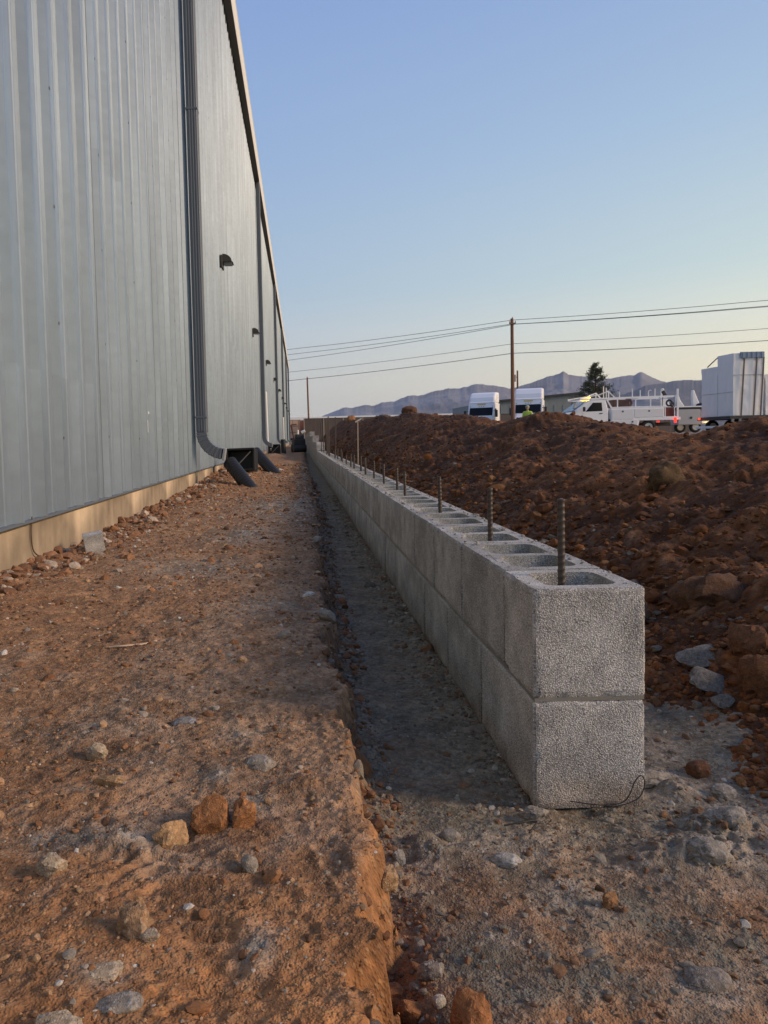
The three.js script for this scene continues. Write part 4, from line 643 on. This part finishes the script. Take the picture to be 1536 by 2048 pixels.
function tractor(label, x, z, turn, s) {
  const t = thing('truck_tractor', label, 'truck', [x, LOT, -z], turn, 'white sleeper tractors'); t.scale.setScalar(s);
  const side = (pts, w, bev) => prism(pts.map(([zz, y]) => [zz, y]), w, bev).rotateY(-Math.PI / 2); // outline given as (forward, up)
  const rear = -2.1;
  part('cab', side([[0.98, 1.0], [0.98, 1.88], [0.58, 2.62], [0.44, 3.02], [rear, 3.02], [rear, 1.0]], 2.3, 0.07), whitePaint, t);
  const fair = side([[0.50, 3.03], [0.36, 3.14], [0.16, 3.5], [-0.25, 3.85], [-0.8, 3.99], [rear, 4.02], [rear, 3.03]], 2.24, 0.14); part('roof_fairing', fair, whitePaint, t);
  const wn = part('windshield', new RoundedBoxGeometry(2.02, 0.8, 0.03, 2, 0.012), glassDark, t); wn.position.set(0, 2.24, 0.80); wn.rotation.x = -0.49;
  part('header_sign', [bx(0.72, 0.1, 0.02, 0, 2.9, 0.515, 0.005, [-0.32, 0, 0])], std(0.62, 0.48, 0.14, 0.6), t);
  for (const xx of [-0.95, -0.2, 0, 0.2, 0.95]) part('marker_light', [bx(0.07, 0.05, 0.04, xx, 2.71, 0.575, 0.01)], std(0.25, 0.16, 0.06, 0.4), t);
  part('hood', side([[0.96, 1.0], [0.96, 1.84], [2.1, 1.58], [2.36, 1.4], [2.42, 1.0]], 1.95, 0.12), whitePaint, t);
  part('grille', [bx(1.0, 0.72, 0.05, 0, 1.08, 2.415, 0.03)], darkSteel, t); part('bumper', [bx(2.3, 0.36, 0.3, 0, 0.56, 2.35, 0.06)], whitePaint, t);
  for (const q of [-1, 1]) {
    part('fender', side([[0.98, 0.7], [0.98, 1.35], [1.5, 1.42], [2.2, 1.25], [2.35, 0.75], [2.15, 0.75], [2.0, 1.05], [1.3, 1.05], [1.1, 0.7]], 0.35, 0.04).translate(q * 0.97, 0, 0), whitePaint, t);
    part('headlight', [bx(0.3, 0.2, 0.1, q * 0.95, 1.15, 2.33, 0.04)], std(0.6, 0.6, 0.58, 0.15), t);
    const mi = part('mirror', [bx(0.22, 0.62, 0.14, q * 1.36, 2.05, 0.95, 0.04)], darkSteel, t); part('mirror_arm', [rod([q * 1.12, 2.3, 0.8], [q * 1.32, 2.25, 0.92], 0.025), rod([q * 1.12, 1.8, 0.85], [q * 1.32, 1.85, 0.94], 0.025)], darkSteel, mi);
    part('side_window', [bx(0.02, 0.62, 0.85, q * 1.155, 2.2, 0.08, 0.008)], glassDark, t);
    const dr = part('door', [bx(0.02, 1.0, 0.95, q * 1.153, 1.32, 0.1, 0.008)], whitePaint, t); part('door_handle', [bx(0.03, 0.04, 0.16, q * 1.17, 1.62, -0.25, 0.01)], darkSteel, dr);
    part('fuel_tank', [rod([q * 0.95, 0.7, -0.4], [q * 0.95, 0.7, -1.9], 0.3, 0.3, 16)], std(0.6, 0.6, 0.6, 0.3, { metalness: 0.7 }), t);
    wheel(t, q * 0.98, 0.52, 1.62, 0.52, 0.3); wheel(t, q * 0.86, 0.52, -3.0, 0.52, 0.55); wheel(t, q * 0.86, 0.52, -4.2, 0.52, 0.55);
  }
  part('chassis', [bx(0.9, 0.28, 6.6, 0, 0.8, -1.6, 0.03)], darkSteel, t); part('fifth_wheel', [bx(0.9, 0.1, 0.9, 0, 1.1, -3.5, 0.03)], darkSteel, t);
}
tractor('white sleeper tractor facing the camera, left of the tall wooden pole', 16.35, 67, -0.42, 1.0);
tractor('white sleeper tractor facing the camera, right of the tall wooden pole, bonnet hidden by earth', 19.4, 63.5, -0.36, 1.02);
{ // utility truck, side on, nose to the left
  const t = thing('utility_truck', 'white utility truck with ladder rack and tool body, side on behind the bank', 'truck', [18.2, LOT, -44]);
  const cab = prism([[-3.68, 0.55], [-3.68, 1.05], [-3.5, 1.22], [-2.52, 1.36], [-1.66, 1.98], [-1.45, 2.05], [-0.62, 2.03], [-0.48, 1.4], [-0.48, 0.45], [-1.9, 0.45], [-2.15, 0.8], [-2.6, 0.98], [-3.05, 0.8], [-3.25, 0.5]], 1.98, 0.07);
  part('cab', cab, whitePaint, t);
  const ws = part('windshield', new RoundedBoxGeometry(0.98, 0.02, 1.66, 1, 0.008), std(0.12, 0.15, 0.16, 0.08), t); ws.position.set(-2.115, 1.69, 0); ws.rotation.z = 0.622;
  for (const q of [1, -1]) {
    const dr = part('door', prism([[-1.95, 0.6], [-1.95, 1.32], [-1.45, 1.93], [-0.75, 1.93], [-0.68, 1.4], [-0.68, 0.6]], 0.012, 0.002).translate(0, 0, q * 0.994), whitePaint, t);
    part('side_window', prism([[-1.8, 1.36], [-1.38, 1.86], [-0.88, 1.86], [-0.84, 1.38]], 0.014, 0.002).translate(0, 0, q * 1.003), glassDark, dr); part('door_handle', [bx(0.18, 0.045, 0.03, -0.92, 1.24, q * 1.01, 0.01)], darkSteel, dr);
    part('mirror', [bx(0.1, 0.26, 0.2, -1.95, 1.5, q * 1.18, 0.03)], darkSteel, t);
    part('fender_flare', [new THREE.TorusGeometry(0.48, 0.03, 6, 16, Math.PI).translate(-2.6, 0.45, q * 0.98)], darkSteel, t);
    wheel(t, -2.6, 0.4, q * 0.86, 0.4, 0.24, 'z'); wheel(t, 1.85, 0.4, q * 0.84, 0.42, 0.3, 'z');
    // tool body: cabinets each side
    const body = part('tool_cabinet', [prism([[-0.36, 0.46], [-0.36, 1.52], [2.72, 1.52], [2.72, 0.92], [1.3, 0.82], [1.22, 0.46]], 0.52, 0.015).translate(0, 0, q * 0.76)], whitePaint, t);
    for (const [x0, x1, y0, y1] of [[-0.3, 0.95, 0.86, 1.44], [1.0, 2.66, 0.96, 1.44], [-0.3, 1.16, 0.5, 0.82]]) { const d = part('cabinet_door', [bx(x1 - x0, y1 - y0, 0.02, (x0 + x1) / 2, (y0 + y1) / 2, q * 1.027, 0.008)], std(0.72, 0.72, 0.72, 0.4), body); part('latch', [bx(0.09, 0.09, 0.02, (x0 + x1) / 2 + (y0 < 0.6 ? 0.45 : 0), y0 < 0.6 ? 0.72 : 1.32, q * 1.04, 0.008)], darkSteel, d); }
    part('top_rail', [bx(3.12, 0.06, 0.08, 1.18, 1.56, q * 0.98, 0.015)], whitePaint, t);
    part('side_skirt', [bx(2.4, 0.16, 0.05, 2.45, 0.86, q * 1.0, 0.01)], whitePaint, t);
    lamp(t, 'tail_lamp', bx(0.16, 0.32, 0.05, 3.34, 0.76, q * 1.02, 0.02), [1, 0.05, 0.03], 1.1, [3.34, 0.76, q * 1.14], q > 0 ? 0.12 : 0);
    lamp(t, 'headlamp', bx(0.1, 0.3, 0.34, -3.66, 0.98, q * 0.78, 0.03), [1, 0.5, 0.06], 3, [-3.76, 0.98, q * 0.85], q > 0 ? 1.2 : 0);
    // rack
    for (const b of [bar([-0.3, 1.55, q * 0.96], [-0.62, 2.1, q * 0.96], 0.07, 0.07), bar([0.05, 1.55, q * 0.96], [0.05, 2.05, q * 0.96], 0.05, 0.05), bar([1.95, 1.55, q * 0.96], [1.95, 2.05, q * 0.96], 0.05, 0.05), bar([3.5, 0.9, q * 0.96], [3.5, 2.55, q * 0.96], 0.09, 0.09)]) part('rack_post', b, whitePaint, t);
    part('rack_rail', [bar([-2.12, 2.07, q * 0.96], [3.3, 2.13, q * 0.96], 0.09, 0.1)], whitePaint, t);
    part('rack_truss', [bar([-2.12, 2.14, q * 0.96], [-1.0, 2.3, q * 0.9], 0.05, 0.05), bar([-1.0, 2.3, q * 0.9], [-0.45, 2.5, q * 0.9], 0.06, 0.06), bar([-0.45, 2.5, q * 0.9], [-0.12, 2.14, q * 0.94], 0.06, 0.06), bar([-0.45, 2.5, q * 0.9], [-0.45, 2.1, q * 0.94], 0.05, 0.05)], whitePaint, t);
  }
  for (const x of [-2.1, -0.45, 1.2, 3.2]) part('rack_crossbar', bx(0.07, 0.07, 1.92, x, 2.06, 0, 0.01), whitePaint, t);
  for (const [x, y] of [[0.16, 2.45], [0.9, 2.6], [1.35, 2.52], [2.2, 2.58], [-0.75, 2.78], [-0.6, 2.7]]) part('rack_stake', bx(0.05, y - 2.1, 0.05, x, (y + 2.1) / 2, 0.96, 0.01), whitePaint, t);
  part('lamp_hook', [tube([[1.86, 2.1, 0.9], [1.86, 2.44, 0.9], [1.92, 2.5, 0.9], [2.02, 2.48, 0.9]], 0.025, 14, 6)], whitePaint, t);
  part('welder', [bx(1.0, 0.5, 0.7, 0.5, 1.78, 0.1, 0.05)], std(0.09, 0.05, 0.04, 0.8), t); part('hose_reel', [new THREE.TorusGeometry(0.2, 0.07, 8, 18).translate(0.95, 1.84, 0.3)], std(0.16, 0.08, 0.07, 0.7), t);
  part('hook_block', [bx(0.2, 0.34, 0.1, 2.75, 2.3, 0.9, 0.04, [0, 0, 0.5]), bar([2.62, 1.56, 0.95], [2.66, 2.2, 0.95], 0.03, 0.03)], darkSteel, t);
  part('cable_coil', [new THREE.TorusGeometry(0.16, 0.05, 7, 14).translate(3.1, 1.75, 0.8), new THREE.TorusGeometry(0.13, 0.04, 7, 14).rotateY(0.6).translate(3.25, 1.68, 0.85)], darkSteel, t);
  part('red_crate', [bx(0.55, 0.5, 1.5, 3.05, 1.24, 0.2, 0.02)], std(0.15, 0.035, 0.025, 0.8), t); part('crate_frame', [bx(0.04, 0.62, 0.04, 2.78, 1.2, 1.0, 0.01), bx(0.04, 0.62, 0.04, 3.3, 1.2, 1.0, 0.01), bx(0.85, 0.12, 0.06, 3.1, 0.92, 1.0, 0.01)], whitePaint, t);
  part('bed_floor', [bx(4.0, 0.1, 1.9, 1.6, 0.84, 0, 0.01)], darkSteel, t); part('chassis', [bx(6.8, 0.2, 0.8, 0, 0.55, 0, 0.02)], darkSteel, t);
  lamp(t, 'roof_beacon', bx(0.26, 0.16, 1.1, -1.52, 2.13, 0.2, 0.05), [1, 0.62, 0.08], 2.4, [-1.52, 2.3, 0.9], 1.0);
}
{ // equipment trailer with white upright arms
  const t = thing('equipment_trailer', 'low trailer with white curved uprights between the utility truck and wrapped load', 'trailer', [23.6, LOT, -46]);
  part('deck', [bx(2.4, 0.1, 2.2, 0.1, 1.48, 0, 0.02)], darkSteel, t); part('deck_rail', [bx(2.4, 0.07, 0.06, 0.1, 1.57, 1.1, 0.01)], whitePaint, t);
  part('tool_chest', [bx(1.35, 0.92, 1.0, -0.25, 0.95, 0.6, 0.03)], std(0.4, 0.4, 0.4, 0.6), t); part('end_box', [bx(0.62, 0.85, 0.8, 0.85, 0.98, 0.6, 0.03)], whitePaint, t); part('port', [rod([-0.15, 0.9, 1.1], [-0.15, 0.9, 1.12], 0.08, 0.08, 12)], darkSteel, t);
  for (const [x, h] of [[-1.25, 2.75], [-0.35, 2.35], [0.62, 2.6]]) part('upright_arm', [prism([[x - 0.14, 1.58], [x - 0.18, h - 0.3], [x - 0.16, h], [x - 0.04, h], [x + 0.08, h - 0.35], [x + 0.36, 1.58]], 0.2, 0.04)], whitePaint, t);
  part('black_bag', [rockGeo(3, 0.2, 0.55, 0.22, 0.4, 5).translate(1.0, 1.6, 0.6)], blackPlastic, t);
  for (const q of [0.9, -0.9]) wheel(t, 0.2, 0.36, q, 0.36, 0.24, 'z');
  lamp(t, 'side_marker', bx(0.14, 0.16, 0.05, 0.9, 0.42, 1.04, 0.02), [1, 0.6, 0.1], 2.2, [0.9, 0.42, 1.16], 0.5);
}
{ // flatbed with the wrapped load
  const t = thing('flatbed_trailer', 'dark flatbed trailer under the white wrapped load at the right', 'trailer', [17.35, LOT, -30]);
  part('deck', [bx(11.5, 0.14, 2.44, 5.6, 0.61, -1.2, 0.02)], darkSteel, t); part('side_rail', [bx(11.5, 0.1, 0.05, 5.6, 0.6, 0.04, 0.01)], darkSteel, t); part('bumper', [bx(0.08, 0.1, 2.3, -0.2, 0.25, -1.2, 0.01)], whitePaint, t);
  for (let i = 0; i < 8; i++) part('stake_pocket', bx(0.1, 0.12, 0.06, -0.05 + i * 0.3, 0.5, 0.06, 0.01), std(0.2, 0.2, 0.2, 0.5), t);
  for (const x of [0.35, 1.15, 1.95]) for (const z of [-0.25, -2.15]) wheel(t, x, 0.28, z, 0.28, 0.22, 'z');
  lamp(t, 'rear_lamp', bx(0.05, 0.1, 0.16, -0.18, 0.62, -2.2, 0.02), [1, 0.1, 0.05], 1.0, [-0.28, 0.62, -2.2], 0.05);
  const wrap = (gx, gy, gz) => { const g = new THREE.BoxGeometry(gx, gy, gz, 24, 40, 24), p = g.attributes.position; for (let i = 0; i < p.count; i++) { const x = p.getX(i), y = p.getY(i), z = p.getZ(i), n = 0.03 * fbm(x * 2 + z * 1.7, y * 1.2 + z, 3) + 0.02 * (ridge(y * 1.6 + x, x * 3 + z * 3, 2) - 0.6); p.setXYZ(i, x + (Math.abs(Math.abs(x) - gx / 2) < 1e-4 ? n : 0), y, z + (Math.abs(Math.abs(z) - gz / 2) < 1e-4 ? n * 1.5 : 0)); } g.computeVertexNormals(); return g; };
  const film = std(0.86, 0.85, 0.82, 0.45);
  const lo = thing('wrapped_load', 'white wrapped pallet load with a stepped top, strapped to the flatbed', 'cargo', [17.35, LOT + 0.69, -30]);
  part('front_stack', wrap(1.22, 2.48, 1.1).translate(0.62, 1.24, -0.56), film, lo); part('rear_stack', wrap(1.22, 2.06, 1.22).translate(0.62, 1.03, -1.75), film, lo);
  part('seam', [bx(1.24, 0.02, 0.02, 0.62, 1.62, 0.01, 0.006), bx(0.02, 0.02, 2.3, 0.0, 0.95, -1.15, 0.006)], std(0.5, 0.5, 0.49, 0.5), lo);
  part('edge_guard', [bx(0.96, 0.24, 0.05, 0.74, 2.40, 0.03, 0.01), ...Array.from({ length: 5 }, (_, i) => bx(0.05, 0.24, 0.02, 0.36 + i * 0.19, 2.40, 0.06, 0.006))], std(0.2, 0.27, 0.36, 0.6), lo);
  for (const x of [0.42, 0.92, 1.2]) part('strap', [bar([x, 2.3, 0.045], [x - 0.06, 1.2, 0.05], 0.06, 0.012), bar([x - 0.06, 1.2, 0.05], [x - 0.12, -0.02, 0.045], 0.06, 0.012)], std(0.12, 0.11, 0.11, 0.8), lo);
  part('loose_strap', [bar([0.0, 2.1, -1.9], [0.0, 2.42, -1.12], 0.02, 0.04)], darkSteel, lo);
  const l2 = thing('wrapped_load', 'lower white wrapped pallet load at the right edge of the picture, on the flatbed', 'cargo', [18.66, LOT + 0.69, -30]);
  part('stack', wrap(2.6, 1.62, 2.3).translate(1.3, 0.81, -1.16), film, l2); part('strap', [bx(0.06, 1.6, 0.02, 0.9, 0.8, 0.04, 0.004)], std(0.12, 0.11, 0.11, 0.8), l2);
}
// ------------------------------------------------------------------ the worker beyond the bank
function blob(bones, res, size, center, k) { // one continuous surface from tapered capsules
  const mc = new MarchingCubes(res, new THREE.MeshStandardMaterial(), false, false, 90000); mc.isolation = 0;
  const h = size / 2, P = new THREE.Vector3();
  for (let z = 0; z < res; z++) for (let y = 0; y < res; y++) for (let x = 0; x < res; x++) {
    P.set((x - res / 2) / (res / 2) * h + center[0], (y - res / 2) / (res / 2) * h + center[1], (z - res / 2) / (res / 2) * h + center[2]);
    let s = 0; for (const [a, b, ra, rb, f = 1] of bones) {
      const dx = b[0] - a[0], dy = b[1] - a[1], dz = b[2] - a[2], L = dx * dx + dy * dy + dz * dz, t = L ? clamp(((P.x - a[0]) * dx + (P.y - a[1]) * dy + (P.z - a[2]) * dz) / L) : 0;
      const d = Math.hypot(P.x - a[0] - dx * t, P.y - a[1] - dy * t, (P.z - a[2] - dz * t) / f) - mix(ra, rb, t); s += Math.exp(-d * k);
    }
    mc.field[x + y * res + z * res * res] = Math.log(Math.max(s, 1e-30)) / k;
  }
  mc.update(); const n = mc.count, g = new THREE.BufferGeometry(); g.setAttribute('position', new THREE.BufferAttribute(mc.positionArray.slice(0, n * 3), 3)); g.setAttribute('normal', new THREE.BufferAttribute(mc.normalArray.slice(0, n * 3), 3));
  return g.scale(h, h, h).translate(...center);
}
{
  const p = thing('person', 'person in a lime yellow work shirt and cap, mostly hidden behind the bank', 'person', [12.15, LOT - 0.13, -40], -0.5);
  const bones = [[[0, 1.0, 0], [0, 1.36, 0.01], 0.145, 0.15, 0.72], [[-0.12, 1.42, 0], [0.12, 1.42, 0], 0.085, 0.085], [[0, 1.45, 0], [0, 1.6, 0.02], 0.06, 0.055]];
  for (const q of [-1, 1]) bones.push([[q * 0.19, 1.43, 0], [q * 0.25, 1.14, 0.0], 0.06, 0.045], [[q * 0.25, 1.14, 0], [q * 0.2, 0.92, 0.15], 0.043, 0.032], [[q * 0.2, 0.92, 0.15], [q * 0.18, 0.86, 0.22], 0.036, 0.03], [[q * 0.095, 0.96, 0], [q * 0.11, 0.5, 0.02], 0.1, 0.065], [[q * 0.11, 0.5, 0.02], [q * 0.11, 0.09, -0.02], 0.06, 0.045], [[q * 0.11, 0.05, -0.04], [q * 0.12, 0.04, 0.16], 0.05, 0.04]);
  for (const q of [-1, 1]) for (let f = 0; f < 5; f++) { const ox = (f - 2) * 0.017, l = [0.05, 0.07, 0.075, 0.07, 0.055][f]; bones.push([[q * 0.18 + ox, 0.85, 0.22], [q * 0.18 + ox * (f ? 1 : 2), 0.85 - l * 0.6, 0.24 + l * 0.5], 0.012, 0.009]); }
  const body = blob(bones, 132, 1.86, [0, 0.84, 0.03], 55), pos = body.attributes.position, col = new Float32Array(pos.count * 3);
  for (let i = 0; i < pos.count; i++) { const x = Math.abs(pos.getX(i)), y = pos.getY(i); const c = y > 1.53 ? [0.42, 0.26, 0.18] : x > 0.155 && y < 1.22 && y > 0.7 && (x > 0.19 || y < 0.98) ? [0.42, 0.26, 0.18] : y > 0.97 ? [0.5, 0.66, 0.1] : y > 0.09 ? [0.04, 0.045, 0.06] : [0.06, 0.04, 0.025]; col.set(c, i * 3); }
  body.setAttribute('color', new THREE.BufferAttribute(col, 3)); part('body', body, std(1, 1, 1, 0.85, { vertexColors: true }), p);
  const head = blob([[[0, 1.69, 0], [0, 1.73, 0.005], 0.085, 0.088, 1.15], [[0, 1.63, 0.05], [0, 1.66, 0.045], 0.05, 0.06], [[0, 1.69, 0.095], [0, 1.665, 0.118], 0.012, 0.016], [[-0.09, 1.69, 0], [-0.095, 1.67, -0.005], 0.018, 0.014], [[0.09, 1.69, 0], [0.095, 1.67, -0.005], 0.018, 0.014], [[-0.03, 1.705, 0.088], [0.03, 1.705, 0.088], 0.014, 0.014], [[-0.022, 1.63, 0.098], [0.022, 1.63, 0.098], 0.008, 0.008]], 72, 0.34, [0, 1.69, 0.02], 130);
  part('head', head, std(0.42, 0.26, 0.18, 0.7), p);
  part('eye', new THREE.SphereGeometry(0.011, 8, 6).translate(-0.033, 1.692, 0.094), std(0.05, 0.04, 0.03, 0.3), p); part('eye', new THREE.SphereGeometry(0.011, 8, 6).translate(0.033, 1.692, 0.094), std(0.05, 0.04, 0.03, 0.3), p);
  const cap = part('cap', [new THREE.SphereGeometry(0.106, 20, 10, 0, 6.2832, 0, 1.5).scale(1, 1, 1.12).translate(0, 1.725, 0.005), new THREE.CylinderGeometry(0.085, 0.085, 0.01, 18, 1, false, -0.9, 1.8).rotateX(0.12).translate(0, 1.73, 0.085)], std(0.34, 0.4, 0.25, 0.8), p);
}
renderer.render(scene, camera);
